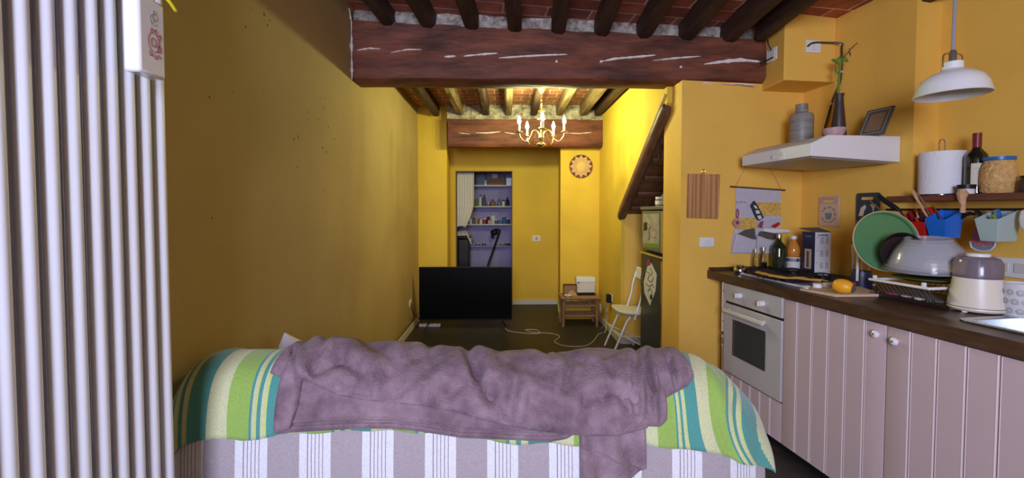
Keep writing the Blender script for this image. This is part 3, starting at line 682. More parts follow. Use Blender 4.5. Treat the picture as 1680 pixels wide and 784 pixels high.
tag(mesh('folded_paper', PR([(-.075,0,0),(.075,0,0),(.05,0,.045),(.0,0,.075)], (0,.006,0)), 'wood', None, (stp.x-.10,stp.y-.068,stp.z), .1), 'tan triangular folded paper in front of the small framed picture', 'paper')
sd = tag(mesh('soap_dish', L([(0,0),(.035,0),(.048,.02),(.044,.022),(.032,.006),(0,.006)],20), 'offw', None, (stp.x-.15,stp.y-.105,stp.z)), 'small pale dish at the front left corner of the bamboo stool', 'dish')
# ================================================================ folding chair
fc = thing('folding_chair', 'white metal folding chair seen side-on beside the fridge', 'chair', (1.17,4.30,0))
def q_(px, py, Y): v = onY(px, py, Y); return Vector((v.x-1.17, 0, v.z))
f1a, f1b = q_(996,568,4.36), q_(1048,460,4.36)
for dy in (-.16,.16):
    o = Vector((0,dy,0))
    a_, m_, c_ = Vector((f1a.x,0,.008)), q_(1019,519,4.36), q_(1032,492,4.42)
    t_ = Vector((f1b.x-.02,0,f1b.z))
    mesh('leg', Tb([a_+o, m_+o+Vector((.0,0,.01)), Vector((m_.x+.03,0,m_.z+.05))+o], .010, 10), 'rad', fc)
    mesh('back_post', Tb(smooth_path([Vector((m_.x+.07,0,.36))+o, Vector((m_.x+.13,0,.55))+o, Vector((t_.x-.01,0,.66))+o, Vector((t_.x+.03,0,.80))+o],6), .011, 10), 'rad', fc)
    mesh('leg', Tb([Vector((f1a.x+.30,0,.008))+o, Vector((f1a.x+.30,0,.10))+o, Vector((f1a.x+.06,0,.22))+o, Vector((f1a.x+.03,0,.24))+o], .008, 10), 'rad', fc)
bm = bmesh.new()
ring = []
for i in range(24):
    t = 2*math.pi*i/24; cx, cy = math.cos(t), math.sin(t); ring.append((.10+.19*(abs(cx)**.6)*(1 if cx>0 else -1), .06+.18*(abs(cy)**.6)*(1 if cy>0 else -1)-.06, .405-.02*cx))
prism(bm, ring, (0,0,.026)); x_off = q_(1003,505,4.36).x
mesh('seat', bm, 'offw', fc, (x_off+.09-.10+.10,0,0), bev=.008)
mesh('back_rest', B(f1b.x-.0,f1b.x+.02,-.16,.16,.72,.84), 'rad', fc, bev=.008)
mesh('cross_bar', Tb([Vector((f1a.x+.30,-.16,.10)),Vector((f1a.x+.30,.16,.10))], .007), 'rad', fc)
# ================================================================ stairs soffit, fridge and what stands there
sst = thing('staircase', 'dark wooden underside of a staircase sloping down over the fridge', 'staircase', (0,0,0))
A1, A2 = Vector((RX,4.58,1.36)), Vector((RX,3.31,2.23)); A3 = A1.lerp(A2,.855)
sl = (A2-A1).normalized(); nrm = Vector((0,-sl.z,sl.y)); nrm = nrm if nrm.z > 0 else -nrm
mesh('soffit', PR([A1+Vector((.03,0,0)),A3+Vector((.03,0,0)),A3+Vector((.75,0,0)),A1+Vector((.75,0,0))], nrm*.05), 'darkwood', sst)
bm = bmesh.new(); sec = [(-.035,-.02),(-.035,.03),(.0,.055),(.05,.05),(.06,-.03),(.03,-.055),(-.01,-.05)]; rows = []
for i in range(15):
    c = A1-sl*.05+(A2-A1+sl*.05)*(i/14); rows.append([c+Vector((a_,0,0))+nrm*b2*(1+.12*noise.noise(c*4)) for a_, b2 in sec])
g = grid(bm, rows, True); bm.faces.new(g[0]); bm.faces.new(g[-1][::-1]); mesh('stringer', bm, 'darkwood', sst, sub=1)
mesh('edge_moulding', Tb([A1+Vector((-.012,0,.075)),A2+Vector((-.012,0,.075))], .008), 'wood', sst)
for i in range(5):
    c = A1.lerp(A2, .12+.16*i)+Vector((.4,0,-.012)); mesh('batten', PR([c+Vector((-.33,-.02,-.012)),c+Vector((.33,-.02,-.012)),c+Vector((.33,.02,-.04)),c+Vector((-.33,.02,-.04))], (0,0,.02)), 'darkwood', sst)
sp_ = [Vector((1.36,3.72+dy,1.965+dz_)) for dy, dz_ in ((-.02,.0),(-.04,-.06),(-.02,-.13),(.02,-.15),(.05,-.10),(.04,-.04),(.02,-.03))]
tag(mesh('leather_strap', Tb(smooth_path([tuple(q) for q in sp_],6), .007, 8), 'darkwood'), 'dark leather strap looped on the stair underside above the fridge', 'strap')
FX = 1.30; M['sheetp'] = mat('printed_sheet', (.22,.20,.16), .5, col2=(.44,.41,.34), vs=14)
fy0 = onX(1086,500,FX).y; fy1 = onX(1051,500,FX).y; ftop = onX(1086,338,FX).z; fs = onX(1086,419,FX).z
frg = thing('refrigerator', 'tall dark grey two-door fridge covered in magnets in the niche under the stairs', 'fridge', (FX,fy0,0))
D = fy1-fy0
mesh('cabinet', B(.05,.60,0,D,.02,ftop-.03), 'fridged', frg, bev=.006); mesh('top_panel', B(-.012,.61,-.006,D+.006,ftop-.03,ftop), 'fridge', frg, bev=.006)
mesh('freezer_door', B(0,.05,0,D,fs+.012,ftop-.035), 'fridge', frg, bev=.010); mesh('fridge_door', B(0,.05,0,D,.09,fs-.012), 'fridged', frg, bev=.010)
bm = bmesh.new(); box(bm,-.006,.0,.0,.025,fs+.02,ftop-.05); mesh('door_handle', bm, 'chrome', frg); mesh('door_handle', B(-.012,.0,.0,D,fs-.03,fs-.010), 'chrome', frg, bev=.003)
mesh('door_handle', B(-.006,0,0,.02,.10,fs-.05), 'chrome', frg)
mesh('plinth', B(.02,.58,.01,D-.01,0,.09), 'black', frg)
def fx(px, py, d=.003): q = onX(px, py, FX-d); return q
def fpoly(name, pts, m, label, cat, group=None, th=.0025, d=.003):
    P = [fx(a_, b2, d) for a_, b2 in pts]; return tag(mesh(name, PR(P, (th,0,0)), m), label, cat, group)
fpoly('fridge_sheet', [(1055,351),(1081,350),(1081,408),(1055,405)], 'sheetp', 'pale printed sheet with a picture on the freezer door', 'sheet')
fpoly('fridge_magnet', [(1056,366),(1061,364),(1061,377),(1056,378)], 'black', 'black square magnet on the pale freezer sheet', 'magnet', d=.007)
bm = bmesh.new()
for P in ([(1064,368),(1067,372),(1065,376)],[(1065,376),(1066,386),(1064,394)]): tube(bm, [fx(x,y,.004) for x, y in P], .004, 6)
tag(mesh('dark_magnet', bm, 'ink'), 'thin dark curved magnet beside the black square one on the freezer', 'magnet')
fpoly('pink_magnet', [(1070,381),(1075,379),(1076,388),(1071,390)], 'pinkb', 'small pink magnet low on the pale freezer sheet', 'magnet', d=.006)
fpoly('green_strip', [(1056,399),(1080,400),(1080,407),(1056,404)], 'leaf', 'green printed strip along the bottom of the freezer sheet', 'sheet', d=.006)
fpoly('fridge_drawing', [(1062,437),(1068,431),(1077,450),(1075,477),(1066,501),(1057,480),(1056,462)], 'paper', 'diamond shaped white drawing hung on the lower fridge door', 'drawing')
bm = bmesh.new()
for P in ([(1061,445),(1066,450),(1063,458),(1069,462),(1072,455)],[(1060,465),(1066,470),(1070,466),(1073,472)],[(1063,478),(1067,473),(1070,482),(1066,488)],[(1066,440),(1070,446),(1068,452)]): tube(bm, smooth_path([fx(x,y,.004) for x, y in P],4), .0035, 6)
tag(mesh('scribble_magnet', bm, 'graph'), 'dark squiggly wire figure on the diamond drawing', 'magnet')
fpoly('red_magnet', [(1060,428),(1066,424),(1067,434),(1061,436)], 'ink', 'dark red magnet above the diamond drawing', 'magnet', d=.006)
fpoly('dark_magnet', [(1051,452),(1055,450),(1055,464),(1051,466)], 'graph', 'small dark magnet at the left edge of the fridge door', 'magnet', d=.006)
fpoly('round_magnet', [(1066,484),(1069,483),(1070,490),(1067,492)], 'black', 'small black magnet at the lower tip of the diamond drawing', 'magnet', d=.006)
q = onX(1068,340,1.33)
jar = thing('spread_jar', 'small glass jar with white lid and red label on top of the fridge', 'jar', (1.40,3.84,ftop))
mesh('jar_body', L([(0,0),(.036,0),(.038,.01),(.038,.06),(.032,.068),(0,.068)]), 'card', jar); mesh('lid', L([(0,.066),(.037,.066),(.037,.085),(0,.085)]), 'white', jar); mesh('jar_label', L([(.0386,.018),(.0392,.018),(.0392,.05),(.0386,.05)]), 'labelw', jar)
bag = bmesh.new(); bmesh.ops.create_icosphere(bag, subdivisions=3, radius=.075)
for v in bag.verts: v.co = Vector((v.co.x*.9,v.co.y*.8,max(v.co.z,-.06)*1.0))*(1+.28*noise.noise(v.co*22))
tag(mesh('plastic_bag', bag, 'bowlp', None, (1.43,3.69,ftop+.062)), 'crumpled clear bag on top of the fridge', 'bag')
# ================================================================ sun mirror on the right pier
my = 5.596; c = onY(953,273,my); rr = (onY(972,273,my)-onY(934,273,my)).x/2
sm = thing('sun_mirror', 'round mirror with a sunburst frame of brown scallops on the right yellow pier', 'mirror', (c.x,my,c.z))
mesh('dark_disc', L([(0,-.008),(rr,-.008),(rr,0),(0,0)],40,ax='y'), 'beam', sm)
pts = []
for i in range(12*6):
    t = 2*math.pi*i/72; ph = (i%6)/6; k = rr*(.72+.26*abs(2*ph-1)**1.3); pts.append((k*math.sin(t),-.014,k*math.cos(t)))
mesh('sunburst', PR(pts, (0,.007,0)), 'wood', sm)
mesh('inner_ring', L([(0,-.017),(rr*.5,-.017),(rr*.5,-.012),(0,-.012)],32,ax='y'), 'mustard', sm)
mesh('mirror_glass', L([(0,-.020),(rr*.36,-.020),(rr*.36,-.016),(0,-.016)],32,ax='y'), 'brass', sm)
# ================================================================ chandelier
chy = 4.3; cc = onY(888,225,chy)
ch = thing('chandelier', 'brass five-arm candle chandelier with lit bulbs hanging from the far ceiling', 'chandelier', (cc.x,chy,0))
zc = cc.z
prof = [(0,-.10),(.012,-.098),(.020,-.09),(.05,-.080),(.052,-.07),(.03,-.058),(.018,-.05),(.026,-.03),(.034,-.005),(.026,.02),(.014,.035),(.012,.07),(.028,.085),(.028,.095),(.010,.11),(.009,.15),(.022,.165),(.036,.172),(.036,.178),(.010,.19),(.008,.24),(.020,.25),(.035,.255),(.034,.262),(.008,.27),(.006,.31),(.012,.32),(0,.33)]
mesh('body', L([(r,z+zc) for r,z in prof], 24), 'brass', ch)
bm = bmesh.new(); zz = zc+.33; k = 0
while zz < 2.60:
    pts = [(.009*math.cos(t)*(k%2==0), .009*math.cos(t)*(k%2==1), zz+.017+.02*math.sin(t)) for t in [2*math.pi*i/12 for i in range(12)]]
    tube(bm, pts, .003, 6, True); zz += .031; k += 1
mesh('chain', bm, 'brass', ch); mesh('ceiling_rose', L([(0,2.57),(.02,2.58),(.05,2.61),(.055,2.632),(0,2.632)]), 'brass', ch)
angs = [196, 268, 340, 52, 124]
for i, an in enumerate(angs):
    d = Vector((math.cos(R(an)), math.sin(R(an)), 0))
    P = smooth_path([d*.018+Vector((0,0,zc+.0)), d*.05+Vector((0,0,zc+.06)), d*.09+Vector((0,0,zc+.055)), d*.12+Vector((0,0,zc-.01)), d*.17+Vector((0,0,zc-.05)), d*.215+Vector((0,0,zc-.015)), d*.23+Vector((0,0,zc+.03))], 7)
    ar = mesh('arm', Tb(P, .0055, 8), 'brass', ch)
    e = d*.23+Vector((0,0,zc+.03))
    mesh('drip_pan', L([(0,0),(.010,0),(.034,.008),(.034,.012),(.014,.014),(.014,.02),(0,.02)],20,e), 'brass', ch)
    mesh('candle', L([(0,.014),(.012,.014),(.012,.085),(0,.085)],14,e), 'candle', ch)
    mesh('bulb', L([(0,.080),(.010,.083),(.017,.10),(.018,.115),(.012,.14),(.004,.162),(0,.166)],16,e), 'bulbc' if i == 0 else 'bulb', ch)
    ld = bpy.data.lights.new('bulb_light','POINT'); ld.energy = BULB_W; ld.color = BULB_C; ld.shadow_soft_size = .02
    lo = bpy.data.objects.new('bulb_light', ld); COL.objects.link(lo); lo.parent = ch; lo.location = e+Vector((0,0,.19))
# ================================================================ closet interior
CX0, CX1 = -.90, .42
shz = [onY(805,y,7.25).z for y in (303.5,338,367.5)]+[onY(805,403,7.4).z]
names = ['top','second','third','lowest narrow']
for i, z in enumerate(shz):
    tag(mesh('closet_shelf', B(CX0,CX1,7.25 if i < 3 else 7.38,7.52,z-.02,z), 'offw' if i < 3 else 'lilac'), 'white %s shelf inside the lilac closet'%names[i] if i < 3 else 'narrow lilac ledge low on the closet back wall', 'shelf')
def cl(name, kind, px, wpx, hpx, si, m, label, cat='bottle', m2=None, y=7.36):
    q = onY(px, 340, y); s = y/F; w_ = wpx*s/2; h = hpx*s*1.03; z = shz[si]
    t = thing(name, label, cat, (q.x,y,z))
    if kind == 'bottle':
        mesh('bottle_body', L([(0,0),(w_,0),(w_,h*.55),(w_*.8,h*.72),(w_*.35,h*.80),(w_*.35,h*.86),(0,h*.86)],14), m, t); mesh('cap', L([(0,h*.86),(w_*.42,h*.86),(w_*.42,h),(0,h)],12), m2 or 'white', t)
    elif kind == 'jar':
        mesh('jar_body', L([(0,0),(w_,0),(w_,h*.75),(w_*.8,h*.82),(0,h*.82)],14), m, t); mesh('lid', L([(0,h*.8),(w_*.9,h*.8),(w_*.9,h),(0,h)],14), m2 or 'white', t)
    else:
        mesh('box_body', B(-w_,w_,-w_*.7 if w_<.09 else -.08,w_*.7 if w_<.09 else .08,0,h), m, t, bev=.003); mesh('box_lid', B(-w_*1.02,w_*1.02,-w_*.72 if w_<.09 else -.082,w_*.72 if w_<.09 else .082,h*.86,h*.90), m2 or m, t)
    return t
cl('storage_box','box',788,18,20,0,'navy','dark box at the left of the top closet shelf','box','black')
cl('white_cup','jar',796.5,5,8,0,'white','small white cup in front of the dark box on the top closet shelf','cup',y=7.30) 
cl('storage_box','box',814,28,11,0,'card','wide brown cardboard box in the middle of the top closet shelf','box')
cl('storage_box','box',835,9,12,0,'fridge','pale grey box at the right end of the top closet shelf','box')
t = cl('wrapped_bundle','box',812,9,7,0,'labelw','white paper bundle lying on the wide cardboard box','bundle'); t.location.z += 11*7.36/F*1.04
t = cl('wrapped_bundle','box',824,9,5,0,'graph','grey bundle on the right of the wide cardboard box','bundle'); t.location.z += 11*7.36/F*1.04
cl('olive_box','box',781,9,11,1,'tgreen','dark green box behind the curtain edge on the second closet shelf','box')
cl('spray_bottle','bottle',788,5,18,1,'labelw','tall pale bottle with dark cap, left one on the second closet shelf','bottle','black')
cl('spray_bottle','bottle',794.5,5.5,18,1,'graph','tall grey bottle with dark cap beside the pale one on the second closet shelf','bottle','black')
cl('honey_jar','jar',801,5,5,1,'fridge','low grey tin between bottles on the second closet shelf','tin','steel')
cl('brass_pot','bottle',808.5,9,11,1,'bamboo','squat brown pot with pointed lid on the second closet shelf','pot','bamboo')
cl('cleaner_bottle','bottle',819,5,12,1,'fridge','blue-grey bottle right of the brown pot on the second closet shelf','bottle','navy')
cl('white_jar','jar',826,5,10,1,'white','white jar on the second closet shelf','jar','black')
cl('black_bottle','bottle',832.5,5.5,14,1,'black','black bottle at the right end of the second closet shelf','bottle','black')
third = [(772,5,8,'jar','white','white jar at the left end of the third closet shelf'),(778,5,10,'box','navy','navy packet on the third closet shelf'),(781.5,3,11,'box','mustard','yellow packet on the third closet shelf'),
 (785,4,8,'box','shelfw','brown packet beside the yellow one on the third closet shelf'),(789,5,7,'jar','labelw','pale jar on the third closet shelf'),(795,6,9,'jar','red','dark red jar on the third closet shelf'),
 (801,5,14,'bottle','navy','tall navy bottle with pale cap on the third closet shelf'),(804,7,6,'box','wood','pale low box on the third closet shelf'),(809,7,13,'box','labelw','white and pink packet on the third closet shelf'),
 (814,5,7,'jar','bluelid','teal jar on the third closet shelf'),(819,5,6,'box','shelfw','low dark red box on the third closet shelf'),(827,7,13,'bottle','bluelid','blue bottle with white label on the third closet shelf'),(834,4,9,'jar','navy','dark jar at the right end of the third closet shelf')]
for px, wp, hp, k, m, l_ in third: cl({'jar':'jar','box':'packet','bottle':'bottle'}[k], k, px, wp, hp, 2, m, l_, {'jar':'jar','box':'packet','bottle':'bottle'}[k], 'labelw' if m == 'navy' and k == 'bottle' else None, y=7.33+.06*((px*7)%3))
for px, wp, hp, m, l_ in ((784,7,4,'fridge','small grey item on the left of the low closet ledge'),(794,6,5,'graph','small dark tin on the low closet ledge left of the broom'),(824,8,4,'card','small brown item right of the broom on the low closet ledge'),(833,7,5,'fridged','dark box at the right end of the low closet ledge')):
    cl('small_tin','jar',px,wp,hp,3,m,l_,'tin',y=7.44)
# curtain
bm = bmesh.new(); rows = []; cy = 6.68; xa = onY(748,300,cy).x; xt = onY(778,300,cy).x; zt_ = dz-.01; zb_ = onY(765,374,cy).z
for i in range(26):
    z = zt_+(zb_-zt_)*i/25; f = i/25; wR = xt-.012*f-(0 if f < .55 else .13*((f-.55)/.45)**1.6); r = []
    for j in range(70):
        s = j/69; r.append((xa+(wR-xa)*s, cy+.022*math.sin(s*44+math.sin(f*3)*1.2)*(1-.35*f)+.03*f, z+(.03*math.sin(s*3.1) if i == 25 else 0)))
    rows.append(r)
g = grid(bm, rows)
uvl = bm.loops.layers.uv.new('UV')
idx = {v: j for r in g for j, v in enumerate(r)}
for f in bm.faces:
    for l in f.loops: l[uvl].uv = (idx[l.vert]/69*7, 0)
M['curtain'] = stripemat('curtain_stripes', [(0,(.80,.76,.72)),(.32,(.55,.45,.38)),(.38,(.80,.75,.70)),(.55,(.62,.45,.38)),(.60,(.82,.78,.72)),(.85,(.50,.50,.58)),(.90,(.80,.76,.72))])
cur = tag(mesh('curtain', bm, M['curtain'], solid=.003), 'pale striped curtain gathered on the left side of the closet doorway', 'curtain')
tag(mesh('curtain_rod', Tb([(CX0,cy-.0,dz+.02),(CX1,cy,dz+.02)], .008), 'steel'), 'curtain rod inside the closet doorway', 'rod')
# dark hamper with pale cloth
hx0, hx1 = onY(750,400,6.95).x, onY(772,400,6.95).x; hz_ = onY(760,385,6.95).z
hp = thing('laundry_bin', 'tall black bin at the left of the closet below the curtain', 'bin', ((hx0+hx1)/2,7.0,0)); hw = (hx1-hx0)/2
mesh('bin_body', PR([(-hw*.85,-.14,0),(hw*.85,-.14,0),(hw*.85,.14,0),(-hw*.85,.14,0)], (0,0,hz_-.06)), 'black', hp, bev=.02); mesh('bin_rim', B(-hw,hw,-.16,.16,hz_-.06,hz_-.02), 'black', hp, bev=.015)
bm = bmesh.new(); rows = []
for i in range(22):
    s = i/21; r = []
    for j in range(14):
        t = j/13; x = -hw*1.1+2.3*hw*s; zd = hz_+.05*math.sin(t*math.pi)-.16*max(0,s-.72)*3.2+.03*noise.noise(Vector((s*5,t*5,1))); r.append((x, -.17+.30*t, zd))
    rows.append(r)
grid(bm, rows); tag(mesh('draped_cloth', bm, 'tealf' if False else 'fabric', None, ((hx0+hx1)/2,7.0,0), solid=.02), 'pale cloth thrown over the top of the black closet bin', 'cloth')
# broom / vacuum stick leaning on the closet back wall
b0_, b1_ = onY(800,437,7.05), onY(818,362,7.38)
br = thing('stick_vacuum', 'black stick vacuum leaning against the closet back wall with its head up', 'vacuum cleaner', (0,0,0))
top = onY(818,385,7.34); dirv = (top-b0_).normalized(); foot_ = b0_-dirv*(b0_.z-.03)/dirv.z
mesh('tube_shaft', Tb([foot_,top], .017, 10), 'black', br)
bm = bmesh.new(); hd = onY(811,381,7.30); bmesh.ops.create_icosphere(bm, subdivisions=2, radius=.07)
for v in bm.verts: v.co = Vector((v.co.x*1.0, v.co.y*.7, v.co.z*.7))+hd
mesh('motor_head', bm, 'black', br); mesh('grip', Tb(smooth_path([hd+Vector((-.04,0,-.03)),hd+Vector((-.03,0,-.10)),hd+Vector((.0,0,.04)),hd+Vector((.09,.01,.03)),top],5), .014, 8), 'black', br)
mesh('floor_nozzle', B(foot_.x-.12,foot_.x+.12,foot_.y-.05,foot_.y+.05,0,.05), 'black', br, bev=.01)
# ================================================================ KITCHEN RUN   (u along the run towards the camera, v towards the right wall)
ZU, ZT = .920, .978
UF = 3.6
bm = PR([K(u,v,ZU) for u, v in ((.004,0),(UF,0),(UF,v2-.003),(u1+.003,v2-.003),(u1+.003,VW-.003),(.004,VW-.003))], (0,0,ZT-ZU))
wt = tag(mesh('worktop', bm, 'worktop', bev=.004), 'long dark brown wooden worktop along the right wall', 'worktop')
wt.data.transform(Matrix.Rotation(0,4,'Z'))
tag(mesh('worktop_upstand', PR([K(u,v,ZT) for u, v in ((.004,.01),(.024,.01),(.024,VW-.01),(.004,VW-.01))], (0,0,.022)), 'worktop'), 'low dark upstand at the far end of the worktop against the yellow wall', 'upstand')
def kb(u0, u1_, v0, v1, z0, z1, org):                       # box in kitchen coordinates, relative to thing origin org=(u,v,z)
    return B(v0-org[1], v1-org[1], -(u1_-org[0]), -(u0-org[0]), z0-org[2], z1-org[2])
# oven
OU0, OU1 = .195, .722
O_ = (OU0,.03,0)
ov = kt('oven', 'built-in pale metallic oven with dark glass window and two white knobs under the hob', 'oven', *O_)
mesh('body', kb(OU0+.01,OU1-.01,.045,.60,.31,ZU-.005,O_), 'oven', ov)
mesh('control_panel', kb(OU0,OU1,.008,.045,.795,ZU-.004,O_), 'oven', ov, bev=.004)
mesh('door', kb(OU0,OU1,.008,.045,.305,.780,O_), 'oven', ov, bev=.004)
mesh('door_gap', kb(OU0+.004,OU1-.004,.02,.045,.780,.795,O_), 'black', ov)
gu0, gz1 = kv(1205,503,.006); gu1, _ = kv(1264,540,.006)
mesh('door_window', kb(OU0+.095,OU1-.125,.005,.010,.44,.685,O_), 'glassd', ov, bev=.002)
mesh('handle', kb(OU0+.035,OU1-.105,-.035,-.018,.725,.752,O_), 'offw', ov, bev=.006)
for u in (OU0+.06,OU1-.14): mesh('handle_post', kb(u-.01,u+.01,-.03,.01,.728,.748,O_), 'offw', ov)
for px, py in ((1213,485),(1250,498)):
    u, z = kv(px,py,0); k_ = mesh('knob', L([(0,-.032),(.016,-.032),(.018,-.026),(.018,.01),(0,.01)],20,(0,0,0),'x'), 'white', ov, (-.022,-(u-O_[0]),z)); mesh('knob_grip', B(-.040,-.030,-.004,.004,-.015,.015), 'white', k_, bev=.002)
    mesh('dial_mark', B(-.0235,-.021,-.002,.002,.022,.026), 'ink', ov, (0,-(u-O_[0]),z))
# tongue-and-groove fronts
def front(u0, u1_, z0, z1, n, org, v0=.016, th=.020):
    """boarded door: n planks with V grooves between"""
    bm = bmesh.new(); w_ = (u1_-u0)/n
    for i in range(n):
        a, b = u0+i*w_, u0+(i+1)*w_; g_ = .0045 
        ring = [(a,v0+th),(a,v0+(.006 if i else .002)),(a+g_,v0),(b-g_,v0),(b,v0+(.006 if i < n-1 else .002)),(b,v0+th)]
        prism(bm, [(v-org[1], -(u-org[0]), z0-org[2]) for u, v in ring], (0,0,z1-z0))
    return bm
def bead(u0, u1_, z0, z1, n, org, v0=.016):
    bm = bmesh.new(); w_ = (u1_-u0)/n
    for i in range(1,n):
        for e in (-.0058,.0058):
            u = u0+i*w_+e; tube(bm, [(v0+.0008-org[1],-(u-org[0]),z0-org[2]+.002),(v0+.0008-org[1],-(u-org[0]),z1-org[2]-.002)], .0021, 6)
    return bm
M['bead'] = mat('pale_pink_bead', (.74,.63,.62), .4)
ZB = .065
dr_ = kt('drawer_unit', 'low pale pink boarded drawer front below the oven', 'drawer', *O_)
mesh('drawer_front', front(OU0,OU1,ZB,.295,6,O_), 'pink', dr_); mesh('beading', bead(OU0,OU1,ZB,.295,6,O_), 'bead', dr_); mesh('carcass', kb(OU0+.01,OU1-.01,.04,.58,ZB+.01,.29,O_), 'white', dr_)
units = [(OU1+.004, OU1+.592, 'pale pink boarded cupboard directly right of the oven', 0), (OU1+.597, OU1+1.187, 'pale pink boarded cupboard under the sink, second to the right of the oven', 1), (OU1+1.192, OU1+1.78, 'pale pink boarded cupboard nearest the camera', 0)]
uk = [kv(1436,548,.0), kv(1467,560,.0)]
for i, (a, b, l_, s_) in enumerate(units):
    o_ = (a,.03,0); cb = kt('kitchen_cupboard', l_, 'cupboard', *o_)
    bm = bmesh.new()
    for q in ((a+.002,a+.018,.04,.58,ZB,ZU-.19),(b-.018,b-.002,.04,.58,ZB,ZU-.19),(a+.018,b-.018,.04,.58,ZB,ZB+.016),(a+.018,b-.018,.565,.58,ZB+.016,ZU-.004)): box(bm, q[2]-o_[1], q[3]-o_[1], -(q[1]-o_[0]), -(q[0]-o_[0]), q[4], q[5])
    mesh('carcass', bm, 'white', cb)
    d = mesh('door', front(a,b,ZB,ZU-.008,6,o_), 'pink', cb); mesh('beading', bead(a,b,ZB,ZU-.008,6,o_), 'bead', d)
    if i < 2:
        u, z = uk[i]; kp_ = L([(0,-.030),(.008,-.030),(.016,-.024),(.017,-.018),(.010,-.010),(.006,-.004),(.006,.004),(0,.004)],20,(.0,0,0),'x')
        kn = mesh('knob', kp_, 'ceramic', d, (-.012,-(u-a),z)); mesh('knob_screw', L([(0,-.0325),(.004,-.0325),(.004,-.029),(0,-.029)],12,(0,0,0),'x'), 'graph', kn)
tag(mesh('plinth', PR([K(u,v,0) for u, v in ((.195,.07),(UF,.07),(UF,.09),(.195,.09))], (0,0,.064)), 'black'), 'dark recessed plinth board under the kitchen cupboards', 'plinth')
# perforated end post and slim white rack between wall and oven
pp = kt('perforated_post', 'white perforated metal post at the far end of the worktop beside the oven', 'post', .160,.03,0)
mesh('post', B(0,.02,-.028,.026,.56,ZU-.002), 'rad', pp, bev=.002)
for i in range(9): mesh('hole', L([(0,-.0012),(.0045,-.0012),(.0045,.001),(0,.001)],10,(0,-.012+.02*(i%2),.60+i*.036),'x'), 'graph', pp)
mesh('side_panel', B(.02,.50,.020,.026,.0,ZU-.002), 'pink', pp)
sr = kt('slim_box', 'slim pale boxed unit low beside the oven under the perforated post', 'box', .160,.035,0)
mesh('box_body', B(-.005,.30,-.026,.018,.02,.545), 'pink', sr, bev=.003); mesh('vent_panel', B(-.010,-.005,-.022,.014,.46,.535), 'offw', sr)
for i in range(3): mesh('vent_slot', B(-.012,-.009,-.016+.011*i,-.010+.011*i,.475,.52), 'card', sr)
# ---------------------------------------------------------------- hob
hu0, hu1, hv0, hv1 = .155, .765, .10, .58
hb = kt('gas_hob', 'white edged gas hob with black grates and white knobs', 'hob', hu0, hv0, ZT)
Wd, Ln = hv1-hv0, hu1-hu0
mesh('hob_frame', B(0,Wd,-Ln,0,0,.012), 'white', hb, bev=.004); mesh('hob_plate', B(.02,Wd-.02,-Ln+.10,-.02,.010,.015), 'darkpan', hb)
for bx_, by in ((.13,-.14),(.35,-.14),(.13,-.38),(.35,-.38)):
    mesh('burner', L([(0,.014),(.045,.014),(.045,.024),(.03,.030),(0,.030)],20,(bx_,by,0)), 'black', hb)
    bm = bmesh.new()
    for a in range(4):
        d = Vector((math.cos(a*math.pi/2+.78),math.sin(a*math.pi/2+.78),0)); c = Vector((bx_,by,.034)); tube(bm, [c+d*.025,c+d*.098,c+d*.10-Vector((0,0,.020))], .0045, 6)
    tube(bm, [(bx_+.098*math.cos(t*math.pi/2+.78),by+.098*math.sin(t*math.pi/2+.78),.034) for t in range(4)], .0045, 6, True)
    mesh('grate', bm, 'black', hb)
for px, py, m in ((1323,466,'offw'),(1341,464,'white'),(1357,463,'white')):
    u, v = kz(px,py+8,ZT+.012); r_ = .0225 if m == 'white' else .012
    mesh('knob', L([(0,0),(r_,0),(r_*.96,.020 if m=='white' else .008),(r_*.8,.024 if m=='white' else .011),(0,.024 if m=='white' else .011)],22,(v-hv0,-(u-hu0),.012)), m, hb)
# crumpled dark cloth and ochre cloth lying on the grates
def cloth(name, px_pts_front, depth, m, label, zb_, amp, seed, th=.004, rise=.02):
    """cloth whose near edge follows the pixel polyline on the level zb_"""
    P = [kz(x,y,zb_) for x, y in px_pts_front]; rows = []; n = 60
    for i in range(n+1):
        t = i/n*(len(P)-1); k = min(int(t),len(P)-2); f = t-k; u = P[k][0]*(1-f)+P[k+1][0]*f; v = P[k][1]*(1-f)+P[k+1][1]*f; r = []
        for j in range(16):
            s = j/15; q = K(u,v+depth*s,0); z = zb_+rise*math.sin(math.pi*min(1,s*1.3))+amp*abs(noise.noise(Vector((u*14,s*2,seed))))*(1-.4*s); r.append((q.x,q.y,z))
        rows.append(r)
    bm = bmesh.new(); grid(bm, rows); return tag(mesh(name, bm, m, solid=th), label, 'cloth')
cloth('dark_cloth', [(1224,448),(1252,457),(1292,463),(1330,464)], .20, 'darkcloth', 'black rumpled cloth lying over the front of the hob', ZT+.026, .035, 2)
cloth('ochre_cloth', [(1238,447),(1262,454),(1285,457),(1310,458),(1345,462)], .055, 'yellowcloth', 'ochre yellow cloth strip lying along the black cloth on the hob', ZT+.062, .012, 5, rise=.006)
# ---------------------------------------------------------------- things standing on the worktop
def on(px, py, z=ZT): u, v = kz(px, py, z); return u, v
def stand(name, kind, px, py, label, cat, z=ZT, rz=0, vmax=None, umin=None, group=None):
    u, v = kz(px, py, z)
    if umin is not None: u = max(u, umin)
    if vmax is not None: v = min(v, vmax)
    return kt(name, label, cat, u, v, z, rz, group), K(u,v,z)
def scale_at(p): return (RM.transposed() @ (p-C0)).z*-1/F     # metres per pixel at a point
